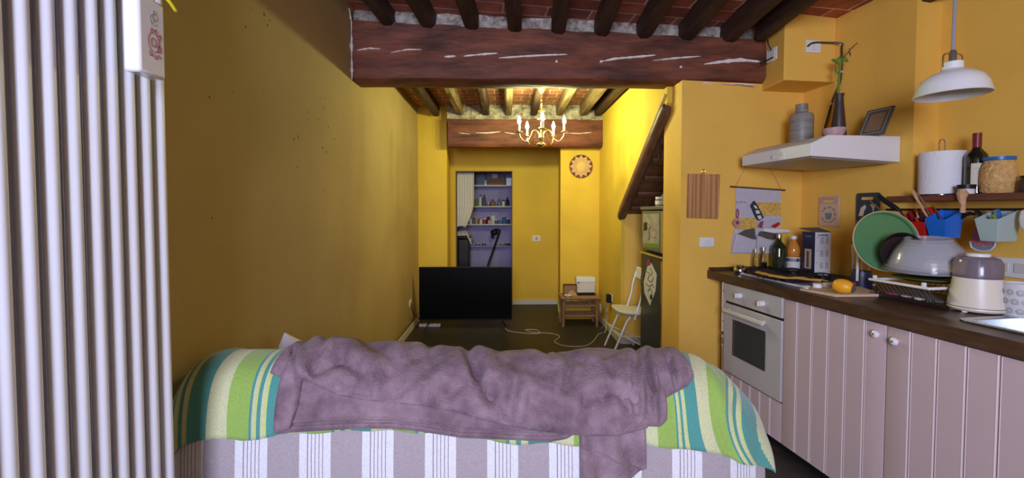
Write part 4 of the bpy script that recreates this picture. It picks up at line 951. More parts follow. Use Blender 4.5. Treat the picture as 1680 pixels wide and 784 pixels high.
# small steel pot
t, p = stand('steel_pot', '', 1214, 449, 'small round steel pot on the far front corner of the worktop', 'pot', umin=.065)
mesh('pot_body', L([(0,0),(.030,0),(.040,.012),(.042,.030),(.036,.045),(.030,.05),(.026,.05),(.030,.044),(.034,.03),(0,.012)],28), 'chrome', t); mesh('rim', L([(.026,.050),(.038,.054),(.038,.058),(.026,.058)],28), 'chrome', t)
def bottle(name, px, basepy, toppy, wpx, m, label, prof, cat='bottle', capm='steel', capf=.08, lbl=None, umin=.055, u=None, v=None, z=ZT):
    """prof: (radius fraction, height fraction); pixel width and top fix the size"""
    if u is None: u, v = kz(px, basepy, z)
    u = max(u, umin); p = K(u,v,z)
    for _ in range(8):                       # slide along the wall until the column stands at px
        v += (px-proj(p)[0])*scale_at(p)*1.0; p = K(u,v,z)
    s = scale_at(p); r = wpx*s/2*.82; h = (proj(p)[1]-toppy)*s
    t = kt(name, label, cat, u, v, z)
    mesh('bottle_body', L([(0,0)]+[(a*r,b*h) for a, b in prof]+[(0,prof[-1][1]*h)],28), m, t)
    rc = prof[-1][0]*r
    mesh('cap', L([(0,(1-capf)*h),(rc*1.25,(1-capf)*h),(rc*1.2,h),(0,h)],20), capm, t)
    if lbl: lm, z0, z1, rr = lbl; mesh('bottle_label', L([(rr*r*1.0,z0*h),(rr*r*1.012+.0006,z0*h),(rr*r*1.012+.0006,z1*h),(rr*r,z1*h)],28), lm, t)
    return t, r, h
slim = [(1,.0),(1,.45),(.85,.60),(.55,.72),(.42,.78),(.42,.93)]
bottle('cruet_bottle', 1239, 445, 408, 9, 'glass', 'slimmest glass cruet with metal spout, left of the darker cruet on the far worktop', slim, capm='brass', capf=.14, umin=.11)
bottle('cruet_bottle', 1252, 445, 405, 13, 'glass', 'wider glass cruet half full of dark vinegar beside the dark oil bottle', slim, capm='brass', capf=.14, umin=.07)
t, r, h = bottle('vinegar_fill', 1252, 445, 405, 12, 'wine', 'x', slim); 
for c in list(t.children): bpy.data.objects.remove(c)
bpy.data.objects.remove(t)
vc = [o for o in COL.objects if o.name.startswith('cruet_bottle')][-1]
mesh('vinegar', L([(0,.003),(r*.80,.003),(r*.80,h*.38),(0,h*.38)],20), 'wine', vc)
t, r, h = bottle('oil_bottle', 1277, 445, 385, 27, 'oil', 'tall dark green square shouldered oil bottle with brass cap behind the hob', [(1,0),(1,.62),(.9,.70),(.45,.80),(.30,.85),(.30,.93)], capm='brass', umin=.06)
mesh('side_label', B(-r*1.01,-r*.3,-r*1.0,-r*.9,h*.12,h*.42), 'fridged', t)
t, r, h = bottle('amber_bottle', 1301, 446, 387, 23, 'amber', 'orange amber ribbed plastic bottle with white cap and white label', [(.9,0),(1,.03),(1,.12),(.92,.16),(.95,.36),(.78,.40),(.95,.46),(1,.58),(.92,.70),(.55,.82),(.38,.86),(.38,.92)], capm='white', umin=.06, lbl=('labelw',.10,.42,1.0))
mesh('label_band', L([(r*1.02,h*.30),(r*1.03,h*.30),(r*1.03,h*.39),(r*1.02,h*.39)],24), 'navy', t)
# tall appliance carton in the corner, one dark face and one white face with print
u_, z_ = .20, ZT
cl_, _ = ku(1318,447,.22)
P0 = K(*kz(1336,452,ZT)[:2], ZT)            # near vertical edge
ct = thing('appliance_carton', 'tall carton with a dark face and a white face of small print in the corner', 'carton', (P0.x,P0.y,ZT), R(2))
s = scale_at(P0); hC = (proj(P0)[1]-381)*s; wl = .12; wd = .11
# local: white face along +x, dark face along +y
mesh('box_body', B(0,wd,0,wl,0,hC), 'labelw', ct)
mesh('dark_face', B(-.0015,0,0,wl,0,hC), 'navy', ct)
mesh('top_flap', PR([(-.002,-.002,hC),(wd,-.002,hC),(wd*.6,wl*.5,hC+.028),(-.02,wl+.01,hC+.022)], (0,0,.003)), 'graph', ct)
mesh('product_picture', B(-.003,-.0014,wl*.25,wl*.75,.04,hC*.6), 'boardw', ct); mesh('product_picture_shade', B(-.0035,-.0029,wl*.42,wl*.6,.05,hC*.55), 'graph', ct)
text('print', 'nutribullet', .0185, 'inkb', ct, (wd*.5,-.0008,hC*.935), (R(90),0,0), bold=.0004)
text('print', 'nutribullet', .014, 'inkg', ct, (-.0022,wl*.5,hC*.90), (R(90),0,R(-90)))
bm = bmesh.new(); rnd = random.Random(3)
for b0 in (.74,.44,.16):
    for i in range(7):
        z = hC*(b0+.022*i)
        for xa_, xb_ in ((.30,.56),(.64,.90)):
            box(bm, wd*xa_+wd*.06*rnd.random(), wd*xb_-wd*.05*rnd.random(), -.0012, 0, z, z+.0035)
    box(bm, wd*.06, wd*.20, -.0012, 0, hC*(b0+.13), hC*(b0+.13)+.004)
box(bm, wd*.1,wd*.9,-.0012,0,.010,.013)
mesh('print_block', bm, 'inkg', ct)
# wooden board lying flat + orange fruit
b4 = [kz(x,y,ZT) for x, y in ((1312,477),(1371,488),(1449,487),(1400,470))]
tag(mesh('cutting_board', PR([K(u,v,ZT+.001) for u, v in b4], (0,0,.014)), 'boardw', bev=.002), 'pale wooden board lying flat on the worktop under the orange fruit', 'cutting board')
u, v = kz(1383,482,ZT+.015); p = K(u,v,0); s = scale_at(K(u,v,ZT+.04))
fr_ = thing('orange_fruit', 'plump orange squash lying on its side on the pale board', 'squash', (p.x,p.y,ZT+.015)); 
bm = bmesh.new(); prof = []
for i in range(21):
    a = math.pi*i/20; r = .0375*math.sin(a)**.85; zz = -.047*math.cos(a); 
    if i < 3: zz += .006*(3-i)/3
    if i > 17: zz -= .008*(i-17)/3
    prof.append((r,zz))
lathe(bm, prof, 30, (0,0,0), 'x')
o = mesh('fruit_body', bm, 'orange', fr_, (0,0,.0385)); o.rotation_euler = (0,R(8),R(-52))
mesh('stem_end', L([(0,.034),(.021,.036),(.024,.041),(.016,.048),(.006,.052),(0,.052)],14,(0,0,0),'x'), 'graph', o)
# blender cup
v = .43; u = kz(1413,470,ZT)[0]
for _ in range(12): u -= (proj(K(u,v,ZT+.06))[0]-1413)*.0015
bc = kt('blender_cup', 'tall clear blender cup with dark blue lower half and a red mark beside the squash', 'blender', u, v, ZT)
mesh('base', L([(0,0),(.050,0),(.052,.01),(.048,.085),(.044,.10),(0,.10)],28), 'navy', bc); mesh('clear_cup', L([(.040,.10),(.046,.20),(.048,.255),(.046,.255),(.044,.20),(.038,.102)],28), 'glass', bc)
mesh('red_mark', L([(0,-.054),(.010,-.054),(.010,-.046),(0,-.046)],16,(0,-.006,.028),'x'), 'red', bc); mesh('white_strip', B(-.050,-.044,-.024,-.014,.045,.20), 'white', bc)
mesh('lid', L([(0,.250),(.050,.250),(.050,.268),(.03,.275),(0,.275)],28), 'black', bc)
# ---------------------------------------------------------------- dish rack, tray, pan, bowls
ru0, rv0 = kz(1423,470,ZT); ru1, rv1 = kz(1522,492,ZT)
DU0, DU1, DV0, DV1 = ru0-.02, ru1+.19, .27, .60
DU0, _ = kv(1424,455,DV0); DU1, _ = kv(1521,475,DV0)
DU1b = DU1+.01
dk = kt('dish_rack', 'low dish rack with a thick white frame and dark drip tray on the worktop', 'dish rack', DU0, DV0, ZT)
W_, L_ = .33, DU1b-DU0
zr = kv(1470,463,DV0)[1]-ZT
bm = bmesh.new(); 
for a in ((0,.016,-L_,0),(W_-.016,W_,-L_,0),(.016,W_-.016,-.016,0),(.016,W_-.016,-L_,-L_+.016)): box(bm, a[0],a[1],a[2],a[3],zr-.013,zr)
mesh('white_frame', bm, 'white', dk, bev=.004)
for x, y in ((.008,-.03),(.008,-L_+.03),(W_-.01,-.03),(W_-.01,-L_+.03)): mesh('frame_clip', B(x-.007,x+.007,y-.007,y+.007,zr,zr+.018), 'white', dk, bev=.002)
bm = bmesh.new()
for i in range(12): y = -.02-(L_-.04)*i/11; tube(bm, [(.01,y,zr-.006),(.06,y,.025),(W_-.06,y,.025),(W_-.01,y,zr-.006)], .0022, 6)
mesh('wire_basket', bm, 'graph', dk)
for x, y in ((.03,-.03),(.03,-L_+.03),(W_-.03,-.03),(W_-.03,-L_+.03)): mesh('foot', L([(0,.0),(.012,.0),(.008,.03),(0,.03)],12,(x,y,0)), 'black', dk)
dt = kt('drip_tray', 'shallow dark tray under the dish rack', 'tray', DU0, DV0+.01, ZT)
mesh('tray_base', B(.01,W_+.02,-L_-.06,-.0,.002,.008), 'graph', dt); mesh('tray_rim', PR([(.0,0,.002),(.0,-L_-.07,.002),(.008,-L_-.07,.002),(.008,0,.002)], (0,0,.016)), 'darkpan', dt)
for i, (x, y, m) in enumerate(((.05,-.06,'ink'),(.06,-.13,'pinkb'),(.05,-.20,'labelw'),(.07,-.26,'graph'))):
    bm = bmesh.new(); tube(bm, [(x,y,.018),(x+.02,y-.05,.020)], .006, 8); bm2 = lathe(bm, [(0,-.006),(.016,-.003),(.018,.003),(0,.006)],14,(x,y,.020))
    tag(mesh('utensil', bm, m, None, K(DU0,DV0+.01,ZT), KA), ['dark red','pink','white','grey'][i]+' spoon lying in the shallow tray under the dish rack', 'spoon')
# green round tray leaning
gc = kv(1449,396,DV0+.14); pc = K(gc[0],DV0+.14,gc[1])
gt = thing('round_tray', 'large round green tray standing on edge in the dish rack', 'tray', pc)
gr = 48*scale_at(pc)*1.03
o = mesh('tray_plate', L([(0,0),(gr*.93,0),(gr*.95,.016),(gr,.018),(gr,.022),(gr*.93,.020),(gr*.91,.005),(0,.005)],56), 'green', gt); 
def face(o, px, py, tilt=0):           # turn local +z towards a bearing: dir vector
    d = Vector((px,py,tilt)).normalized(); o.rotation_euler = d.to_track_quat('Z','Y').to_euler()
face(gt, -.15, -1, .18)
mesh('tray_edge', L([(gr*.985,.018),(gr*1.005,.018),(gr*1.005,.0245),(gr*.985,.0245)],56), 'boardw', gt)
pc2u = kv(1475,415,DV0+.13); pc2 = K(pc2u[0],DV0+.13,pc2u[1])
pn = thing('dark_pan', 'dark round pan standing on edge in front of the green tray', 'pan', pc2)
pr_ = 33*scale_at(pc2)
mesh('pan_body', L([(0,0),(pr_*.82,0),(pr_,.035),(pr_*.97,.035),(pr_*.80,.004),(0,.004)],44), 'darkpan', pn); face(pn, -.2, -1, .15)
mesh('pan_handle', Tb([(pr_*.9,0,.03),(pr_*1.1,0,.045),(pr_*1.35,0,.05)],.008,8), 'black', pn)
# olive dishes under the bowls
for i, (l_, m_, rr_) in enumerate((('olive green deep plate lying on the dish rack under the clear bowls','tgreen',.135),('black shallow plate on top of the olive one under the clear bowls','black',.125))):
    q = K(kv(1522,445,DV0+.17)[0], DV0+.17, ZT+zr+.002+i*.024)
    tag(mesh('plate', L([(0,0),(rr_*.6,0),(rr_*.7,.006),(rr_,.018),(rr_,.021),(rr_*.66,.010),(0,.006)],40), m_, None, q), l_, 'plate')
# stack of clear plastic bowls upside down
bu, bz = kv(1522,445,DV0+.17); pb = K(bu,DV0+.17,0); zb0 = ZT+zr+.062; sB = scale_at(Vector((pb.x,pb.y,1.1)))
RB = 54*sB
for i in range(3):
    f = 1-.0*i; z0 = zb0+.016*i
    R_ = RB*(1-.04*i); hB = 54*sB; kz_ = 1.18
    prof = [(R_*1.06,0),(R_*1.06,.006),(R_*1.0,.010),(R_*.985,.022),(R_*.955,.026),(R_*.94,.038),(R_*.905,.043),(R_*.885,.054),(R_*.84,.060),(R_*.80,.070),(R_*.745,.076),(R_*.69,.086),(R_*.62,.094),(R_*.62,.103),(R_*.585,.103),(R_*.585,.094),(R_*.66,.083),(R_*.78,.066),(R_*.87,.050),(R_*.93,.030),(R_*.97,.003)]
    bm = bmesh.new(); rows = []
    for r, z in prof: rows.append([(r*math.cos(2*math.pi*k/48), r*math.sin(2*math.pi*k/48), z*kz_) for k in range(48)])
    grid(bm, rows+[rows[0]], True); 
    bm2 = lathe(bm, [(0,.110),(R_*.585,.110),(R_*.585,.114),(0,.114)],48)
    o = mesh('plastic_bowl', bm, 'bowlp', None, (pb.x,pb.y,z0), 0); o.rotation_euler = (R(3),R(-4),0)
    tag(o, ['lowest','middle','topmost'][i]+' clear plastic bowl of the upside-down stack on the dish rack', 'bowl', 'clear plastic bowls on the dish rack')
# ---------------------------------------------------------------- chopper, patterned pot, sink
u, v = kz(1600,512,ZT); p = K(u,v,ZT); s = scale_at(p)
cp = kt('food_chopper', 'cream electric chopper with smoky clear bowl and white lid on the worktop', 'chopper', u-.02, v+.035, ZT)
rb = 88*s/2*.82; 
def sc(r, z): return (rb*r, z*s)
mesh('foot', L([(0,0),(.010,0),(.010,.008),(0,.008)],12,(-rb*.8,-.01,0)), 'cream', cp); mesh('foot', L([(0,0),(.010,0),(.010,.008),(0,.008)],12,(rb*.6,.03,0)), 'cream', cp); mesh('foot', L([(0,0),(.010,0),(.010,.008),(0,.008)],12,(-rb*.2,rb*.7,0)), 'cream', cp)
mesh('motor_base', L([(0,.006),(rb*.92,.006),(rb*1.0,.014),(rb*1.0,8*s),(rb*.985,9*s),(rb*.83,54*s),(rb*.82,56*s),(0,56*s)],44), 'cream', cp)
mesh('base_seam', L([(rb*.985,8.2*s),(rb*1.004,8.2*s),(rb*1.004,9.2*s),(rb*.985,9.2*s)],44), 'graph', cp)
mesh('bowl', L([(0,56*s),(rb*.82,56*s),(rb*.82,80*s),(rb*.70,88*s),(rb*.5,91*s),(0,91*s)],44), 'purplep', cp); mesh('blade_hub', L([(0,56.5*s),(rb*.3,56.5*s),(rb*.2,86*s),(0,86*s)],24), 'purplep', cp)
mesh('lid', L([(0,91*s),(rb*.40,91*s),(rb*.40,95*s),(rb*.37,96*s),(0,96*s)],32), 'white', cp)
txd = Vector((-.25,-.968,0)); mesh('scuff_mark', Tb([(rb*.05,-rb*.955,26*s),(rb*.25,-rb*.925,25*s),(rb*.42,-rb*.865,25.5*s)], .0012, 5), 'inkg', cp); mesh('scuff_mark', Tb([(rb*.08,-rb*.925,32*s),(rb*.16,-rb*.91,30*s)], .0012, 5), 'inkg', cp)
u, v = kz(1690,522,ZT); p = K(u,v,ZT); s = scale_at(p)
pw = kt('patterned_pot', 'white pot embossed with grey floral rings at the right edge of the photo', 'pot', u-.03, v+.0, ZT); rp_ = .058
hP = 56*s
mesh('pot_body', L([(0,0),(rp_*.92,0),(rp_,.01),(rp_,hP*.93),(rp_*1.02,hP),(rp_*.94,hP),(rp_*.92,.02),(0,.012)],40), 'potw', pw)
bm = bmesh.new()
for k in range(12):
    for j in range(3):
        a = 2*math.pi*(k+.5*(j%2))/12; zz = hP*(.2+.27*j)
        for rr_ in (.011,.006):
            tube(bm, [((rp_+.0008)*math.cos(a+rr_/rp_*math.cos(t)),(rp_+.0008)*math.sin(a+rr_/rp_*math.cos(t)),zz+rr_*math.sin(t)) for t in [2*math.pi*i/14 for i in range(14)]], .0011, 4, True)
mesh('ring_pattern', bm, 'inkg', pw)
# sink
su0, sv0 = kz(1563,523,ZT); 
sk = kt('sink', 'stainless steel inset sink with a wide shiny rim', 'sink', 1.18, .14, ZT)
q0 = kz(1563,524,ZT); q1 = kz(1680,556,ZT); q2 = kz(1640,523,ZT)
def rrect(x0,x1,y0,y1,r,n=6):
    out = []
    for cx, cy, a0 in ((x1-r,y1-r,0),(x0+r,y1-r,90),(x0+r,y0+r,180),(x1-r,y0+r,270)):
        for i in range(n+1): a = R(a0+90*i/n); out.append((cx+r*math.cos(a),cy+r*math.sin(a)))
    return out
sx0_, sx1_ = q0[1]-.01, q0[1]+.40; sy0_, sy1_ = q0[0]-.0, q0[0]+.75
sk.location = K(q0[0],q0[1],ZT)
bm = bmesh.new(); rings = [(rrect(0-.0,.40,-.72,0,.05),.001),(rrect(0,.40,-.72,0,.05),.006),(rrect(.022,.378,-.695,-.022,.045),.006),(rrect(.030,.37,-.69,-.03,.045),.002),(rrect(.045,.355,-.67,-.045,.04),-.15)]
rows = [[(x,y,z) for x,y in pts] for pts, z in rings]
g = grid(bm, rows, True); bm.faces.new(g[-1]); mesh('basin', bm, 'sinks', sk)
mesh('drain', L([(0,-.148),(.03,-.148),(.03,-.145),(0,-.145)],20,(.2,-.35,0)), 'chrome', sk)
# cut the worktop for the basin
cut = mesh('sink_cut', B(.02,.38,-.70,-.02,-.3,.05), 'sinks', None, sk.location, KA); md = wt.modifiers.new('sink','BOOLEAN'); md.object = cut; md.solver = 'EXACT'
dg = bpy.context.evaluated_depsgraph_get(); wt.modifiers.remove(wt.modifiers['bevel'])
dg = bpy.context.evaluated_depsgraph_get(); me2 = bpy.data.meshes.new_from_object(wt.evaluated_get(dg)); wt.modifiers.clear(); wt.data = me2; bpy.data.objects.remove(cut)
# the cupboard under the sink is open inside where the basin hangs
# ---------------------------------------------------------------- far kitchen wall: board, switch, organiser
def wallthing(name, label, cat, px, py, u0=.0):
    v, z = ku(px, py, u0); return kt(name, label, cat, u0, v, z), v, z
def wp(px, py, v0, z0, u=.012):                         # pixel -> local (x,z) on the plane u
    v, z = ku(px, py, u); return v-v0, z-z0
hbd, v0, z0 = wallthing('hanging_chopping_board', 'rectangular striped bamboo chopping board hanging on the yellow wall by a brass ring', 'chopping board', 1154, 320)
cs = [wp(*q, v0, z0) for q in ((1129,285),(1181,286),(1178,359),(1127,357))]
M['boardst'] = None
M['boardst'] = mat('striped_bamboo', (.36,.16,.055), .5, col2=(.56,.29,.11), vs=4.5, stretch=(9,9,.12), bump=.1)
for n_ in M['boardst'].node_tree.nodes:
    if n_.type == 'VALTORGB': n_.color_ramp.elements[0].position = .44; n_.color_ramp.elements[1].position = .56
    if n_.type == 'TEX_NOISE' and n_.inputs['Scale'].default_value < 10: n_.inputs['Detail'].default_value = 1
mesh('board', PR([(x,-.004,z) for x, z in cs], (0,-.014,0)), M['boardst'], hbd, bev=.003)
x, z = wp(1154,281,v0,z0); mesh('hanging_ring', Tb([(x+.014*math.cos(t),-.012,z+.014*math.sin(t)) for t in [2*math.pi*i/20 for i in range(20)]], .0022, 6, True), 'brass', hbd)
lsw, v0, z0 = wallthing('light_switch', 'white wall switch plate on the yellow wall left of the worktop', 'light switch', 1159, 397)
mesh('cover_plate', B(-.058,.058,-.010,0,-.035,.035), 'white', lsw, bev=.004); mesh('rocker', B(-.034,.034,-.014,-.010,-.02,.02), 'white', lsw, bev=.002); mesh('rocker_line', B(-.001,.001,-.0145,-.0138,-.02,.02), 'inkg', lsw)
og, v0, z0 = wallthing('wall_organiser', 'grey linen hanging organiser with mustard patterned pockets on a wooden rod', 'organiser', 1243, 308)
def ogp(name, pts, u, th, m, **k): return mesh(name, PR([(*[wp(a,b,v0,z0,u)[0]], -u, wp(a,b,v0,z0,u)[1]) for a, b in pts], (0,-th,0)), m, og, **k)
a_, b_ = wp(1198,306,v0,z0), wp(1288,312,v0,z0)
mesh('rod', Tb([(a_[0],-.014,a_[1]),(b_[0],-.014,b_[1])], .006, 10), 'darkwood', og)
for pa in ((1206,307),(1281,309)):
    e = wp(*pa,v0,z0); x = wp(1243 + (-18 if pa[0] < 1240 else 20),272,v0,z0); mesh('string', Tb([(e[0],-.012,e[1]),(x[0]+0,-.006,x[1])], .0018, 6), 'wood', og)
ogp('backing_cloth', [(1207,308),(1281,311),(1280,360),(1276,395),(1274,417),(1198,416),(1200,395),(1206,370)], .004, .006, 'fabric')
ogp('upper_pocket', [(1243,332),(1280,332),(1280,354),(1243,353)], .012, .010, 'mustard'); ogp('middle_pocket', [(1207,357),(1240,358),(1240,377),(1206,375)], .012, .010, 'mustard')
ogp('bottom_pocket', [(1206,383),(1238,394),(1236,415),(1199,414)], .014, .022, 'fabric', bev=.004); ogp('bottom_pocket', [(1240,386),(1262,394),(1276,390),(1274,417),(1238,415)], .014, .024, 'fabric', bev=.004)
def inorg(name, pts, u, th, m, label, cat, bev=.003):
    vv, zz = ku(*pts[0], u); t = kt(name, label, cat, 0, vv, zz)
    P = []
    for a, b in pts: v_, z_ = ku(a,b,u); P.append((v_-vv, -u, z_-zz))
    mesh_ = PR(P, (0,-th,0)); o = mesh(name, mesh_, m, None, t.location, KA, bev=bev); bpy.data.objects.remove(t); return tag(o, label, cat)
inorg('dark_pouch', [(1209,384),(1222,377),(1236,374),(1238,392),(1224,392)], .016, .016, 'graph', 'dark pouch sticking out of the lower left organiser pocket', 'pouch')
inorg('dark_pouch', [(1243,385),(1246,380),(1274,382),(1268,392),(1248,392)], .016, .018, 'graph', 'dark pouch in the lower right organiser pocket under the white tray', 'pouch')
inorg('white_foil_tray', [(1246,379),(1247,374),(1284,376),(1291,379),(1284,381),(1262,382)], .016, .05, 'white', 'thin white tray stuck across the top of the lower right organiser pocket', 'tray')
inorg('plastic_packet', [(1240,364),(1262,360),(1283,356),(1278,370),(1264,374),(1242,374)], .016, .018, 'bowlp', 'crinkled clear packet bulging from the middle right of the organiser', 'packet')
inorg('red_wrapper', [(1264,371),(1277,364),(1280,367),(1272,374)], .034, .006, 'red', 'small red wrapper inside the clear packet of the organiser', 'wrapper')
inorg('purple_packet', [(1243,372),(1247,364),(1252,362),(1250,374)], .034, .006, 'ink', 'small purple packet beside the clear packet in the organiser', 'packet')
inorg('striped_card', [(1230,337),(1236,329),(1240,334),(1252,357),(1244,362),(1240,360)], .014, .012, 'inkb', 'tilted black and white striped card in the middle of the organiser', 'card')
for k, pts in enumerate((((1236,336),(1241,338),(1243,343),(1238,341)),((1239,345),(1245,345),(1247,350),(1241,351)),((1242,354),(1248,353),(1250,358),(1245,360)))):
    vv = [ku(a,b,.027) for a, b in pts]; inorg('card_stripe', pts, .0262, .001, 'labelw', 'white stripe number %s down the tilted card of the organiser'%('one','two','three')[k], 'stripe', 0)
sc_ = [o for o in COL.objects if o.name.startswith('striped_card')][0]
for o in [o for o in COL.objects if o.name.startswith('card_stripe')]:
    o.parent = sc_; o.matrix_parent_inverse = sc_.matrix_basis.inverted()
    del o['category']; del o['label']
v_, z_ = ku(1208,365,.03)
fl = kt('flower_key_ring', 'dark pink flower shaped charm hanging from a loop at the left of the organiser', 'charm', 0, v_, z_)
mesh('flower', PR([(.033*(1 if i%2 else .72)*math.cos(math.pi*i/10), -.03, .033*(1 if i%2 else .72)*math.sin(math.pi*i/10)) for i in range(20)], (0,-.012,0)), 'pinkb', fl); mesh('flower_centre', L([(0,-.046),(.012,-.045),(.014,-.042),(0,-.042)],16,ax='y'), 'ink', fl)
mesh('loop', Tb(smooth_path([(.008,-.028,.03),(.002,-.028,.07),(.010,-.028,.10),(.020,-.028,.07),(.014,-.028,.03)],5), .003, 6), 'ink', fl)
# script-like little marks embroidered on the organiser
ogm = bmesh.new()
for a in (1210,1216,1222):
    x, z = wp(a,332,v0,z0); tube(ogm, smooth_path([(x-.008,-.0105,z),(x-.003,-.0105,z+.008),(x+.003,-.0105,z-.005),(x+.009,-.0105,z+.004)],4), .0014, 5)
mesh('embroidery', ogm, 'inkb', og)
# ---------------------------------------------------------------- right wall: small printed boards
def rwall(name, px0, py0, px1, py1, m, label, vw=VW):
    ua, za = kv(px0,py0,vw-.02); ub_, zb_ = kv(px1,py1,vw-.02)
    t = kt(name, label, 'board', ua, vw-.004, zb_); w_ = ub_-ua; h = za-zb_
    bm = bmesh.new(); pts = rrect(-w_,0,0,h,.012,4); slot = rrect(-w_*.74,-w_*.24,h*.80,h*.88,.005,3)
    prism(bm, [(-.010,a,b) for a, b in pts], (.008,0,0)); mesh('panel', bm, m, t)
    mesh('handle_slot', PR([(-.0112,a,b) for a, b in slot], (.001,0,0)), 'wallk', t)
    return t, w_, h
t, w_, h = rwall('small_printed_board', 1343, 323, 1374, 372, 'boardw', 'small pale board printed with a cup among flowers on the right kitchen wall')
mesh('top_band', PR([(-.0108,a,b) for a, b in rrect(-w_+.002,-.002,h*.76,h-.002,.008,4)], (.0006,0,0)), 'pinkb', t)
mesh('printed_cup', PR([(-.0116,-w_*.38,h*.24),(-.0116,-w_*.62,h*.24),(-.0116,-w_*.68,h*.45),(-.0116,-w_*.32,h*.45)], (.001,0,0)), 'tealf', t)
bm = bmesh.new()
for i in range(9):
    a = R(20+i*22+ (i%2)*6); c = Vector((-.0116,-w_*.5+w_*.33*math.cos(a), h*.44+h*.20*math.sin(a)*1.0)); d = Vector((0,math.cos(a),math.sin(a)))*.009; e = Vector((0,-math.sin(a),math.cos(a)))*.004
    prism(bm, [c-d,c+e,c+d,c-e], (.001,0,0))
for i in range(7):
    a = R(190+i*26); c = Vector((-.0116,-w_*.5+w_*.32*math.cos(a), h*.30+h*.16*math.sin(a))); d = Vector((0,-math.sin(a),math.cos(a)))*.008; e = Vector((0,math.cos(a),math.sin(a)))*.0035; prism(bm, [c-d,c+e,c+d,c-e], (.001,0,0))
mesh('printed_leaves', bm, 'graph', t)
t, w_, h = rwall('small_printed_board', 1404, 317, 1440, 375, 'bluegrey', 'small dark blue-grey printed board with a cocktail picture on the right kitchen wall')
mesh('lower_band', PR([(-.0108,a,b) for a, b in rrect(-w_+.002,-.002,.003,h*.20,.008,4)], (.0006,0,0)), 'fridge', t)
mesh('printed_glass', PR([(-.0116,-w_*.62,h*.68),(-.0116,-w_*.90,h*.68),(-.0116,-w_*.78,h*.54),(-.0116,-w_*.78,h*.42),(-.0116,-w_*.74,h*.42),(-.0116,-w_*.74,h*.54)], (.001,0,0)), 'pinkb', t)
mesh('printed_bottle', PR([(-.0116,-w_*.12,h*.34),(-.0116,-w_*.32,h*.34),(-.0116,-w_*.38,h*.50),(-.0116,-w_*.46,h*.60),(-.0116,-w_*.40,h*.66),(-.0116,-w_*.22,h*.58)], (.001,0,0)), 'label', t)
# ---------------------------------------------------------------- range hood
HU0, HU1 = .135, .725
hd = kt('range_hood', 'white slim range hood mounted on the right wall above the hob', 'range hood', HU0, VW, 1.70)
sec_ = [(-.003,0),(-.60,.028),(-.60,.100),(-.49,.150),(-.003,.155)]
bm = PR([(x,0,z+.006) for x, z in sec_], (0,-(HU1-HU0),0)); mesh('hood_body', bm, 'white', hd, bev=.003)
sl_ = .028/.60
mesh('filter_panel', PR([(-.035,-.03,.035*sl_),(-.565,-.03,.565*sl_),(-.565,-(HU1-HU0)+.03,.565*sl_),(-.035,-(HU1-HU0)+.03,.035*sl_)], (0,0,.008)), 'steeld', hd)
mesh('filter_gap', PR([(-.02,-.30,.001),(-.04,-.30,.001),(-.04,-.50,.001),(-.02,-.50,.001)], (0,0,.004)), 'black', hd)
for px, py in ((1268,258),(1283,253)):
    u, z = kv(px,py,VW-.60); mesh('push_button', B(-.606,-.598,-(u-HU0)-.014,-(u-HU0)+.014,z-1.70-.010,z-1.70+.010), 'offw', hd, bev=.003)
u, z = kv(1276,256,VW-.6); mesh('button_panel', B(-.6025,-.598,-(u-HU0)-.055,-(u-HU0)+.05,z-1.70-.02,z-1.70+.02), 'white', hd, bev=.001)
HT = 1.70+.161
# on top of the hood
def onhood(name, px, v, label, cat):
    lo, hi = .0, 1.0
    for _ in range(30):
        m_ = (lo+hi)/2
        if proj(K(m_,v,HT))[0] < px: lo = m_
        else: hi = m_
    return kt(name, label, cat, lo, v, HT), K(lo,v,HT)
t, p = onhood('stone_vase', 1314, VW-.24, 'grey marbled cylindrical vase on the far end of the range hood', 'vase'); s = scale_at(p); hv = (proj(p)[1]-172)*s; r = 19*s*.9
mesh('vase_body', L([(0,0),(r*.92,0),(r,.012),(r,hv*.70),(r*.92,hv*.765),(r*.64,hv*.79),(r*.54,hv*.81),(r*.50,hv*.97),(r*.54,hv),(r*.40,hv),(r*.38,hv*.85),(0,hv*.84)],32), 'grey', t)
t, p = onhood('pink_bowl', 1368, VW-.36, 'small speckled pink bowl on the range hood in front of the dark vase', 'bowl'); s = scale_at(p); r = 19*s*.85
hbp = (proj(p)[1]-211)*s
mesh('bowl_body', L([(0,0),(r*.65,0),(r*.9,hbp*.4),(r,hbp*.8),(r*1.02,hbp),(r*.93,hbp),(r*.8,hbp*.45),(0,hbp*.25)],30), 'pinkb', t)
t, p = onhood('bud_vase', 1375, VW-.14, 'slim dark brown tapering vase holding a bamboo stem on the range hood', 'vase'); s = scale_at(p); hv = (proj(p)[1]-155)*s; r = 12*s
mesh('vase_body', L([(0,0),(r*.95,0),(r,.01),(r*.55,hv*.8),(r*.50,hv*.95),(r*.62,hv),(r*.42,hv),(r*.40,hv*.6),(0,hv*.5)],28), 'darkvase', t)
lb = thing('lucky_bamboo', 'green bamboo stem with leaves and a dry twig in the slim dark vase', 'plant', (p.x,p.y,HT))
def lp(px, py, dd=0): q = hit(px, py, p+Vector((0,dd,0)), (0,1,0)); return q-Vector((p.x,p.y,HT))
mesh('stem', Tb([lp(1375,165),lp(1375,150),lp(1376,135),lp(1377,120),lp(1379,104)], [.007,.008,.007,.0075,.006], 10), 'leaf', lb)
for z_ in (148,132,118): q = lp(1376,z_); mesh('stem_node', L([(0,-.002),(.0095,-.002),(.0095,.002),(0,.002)],12,q), 'leaf', lb)
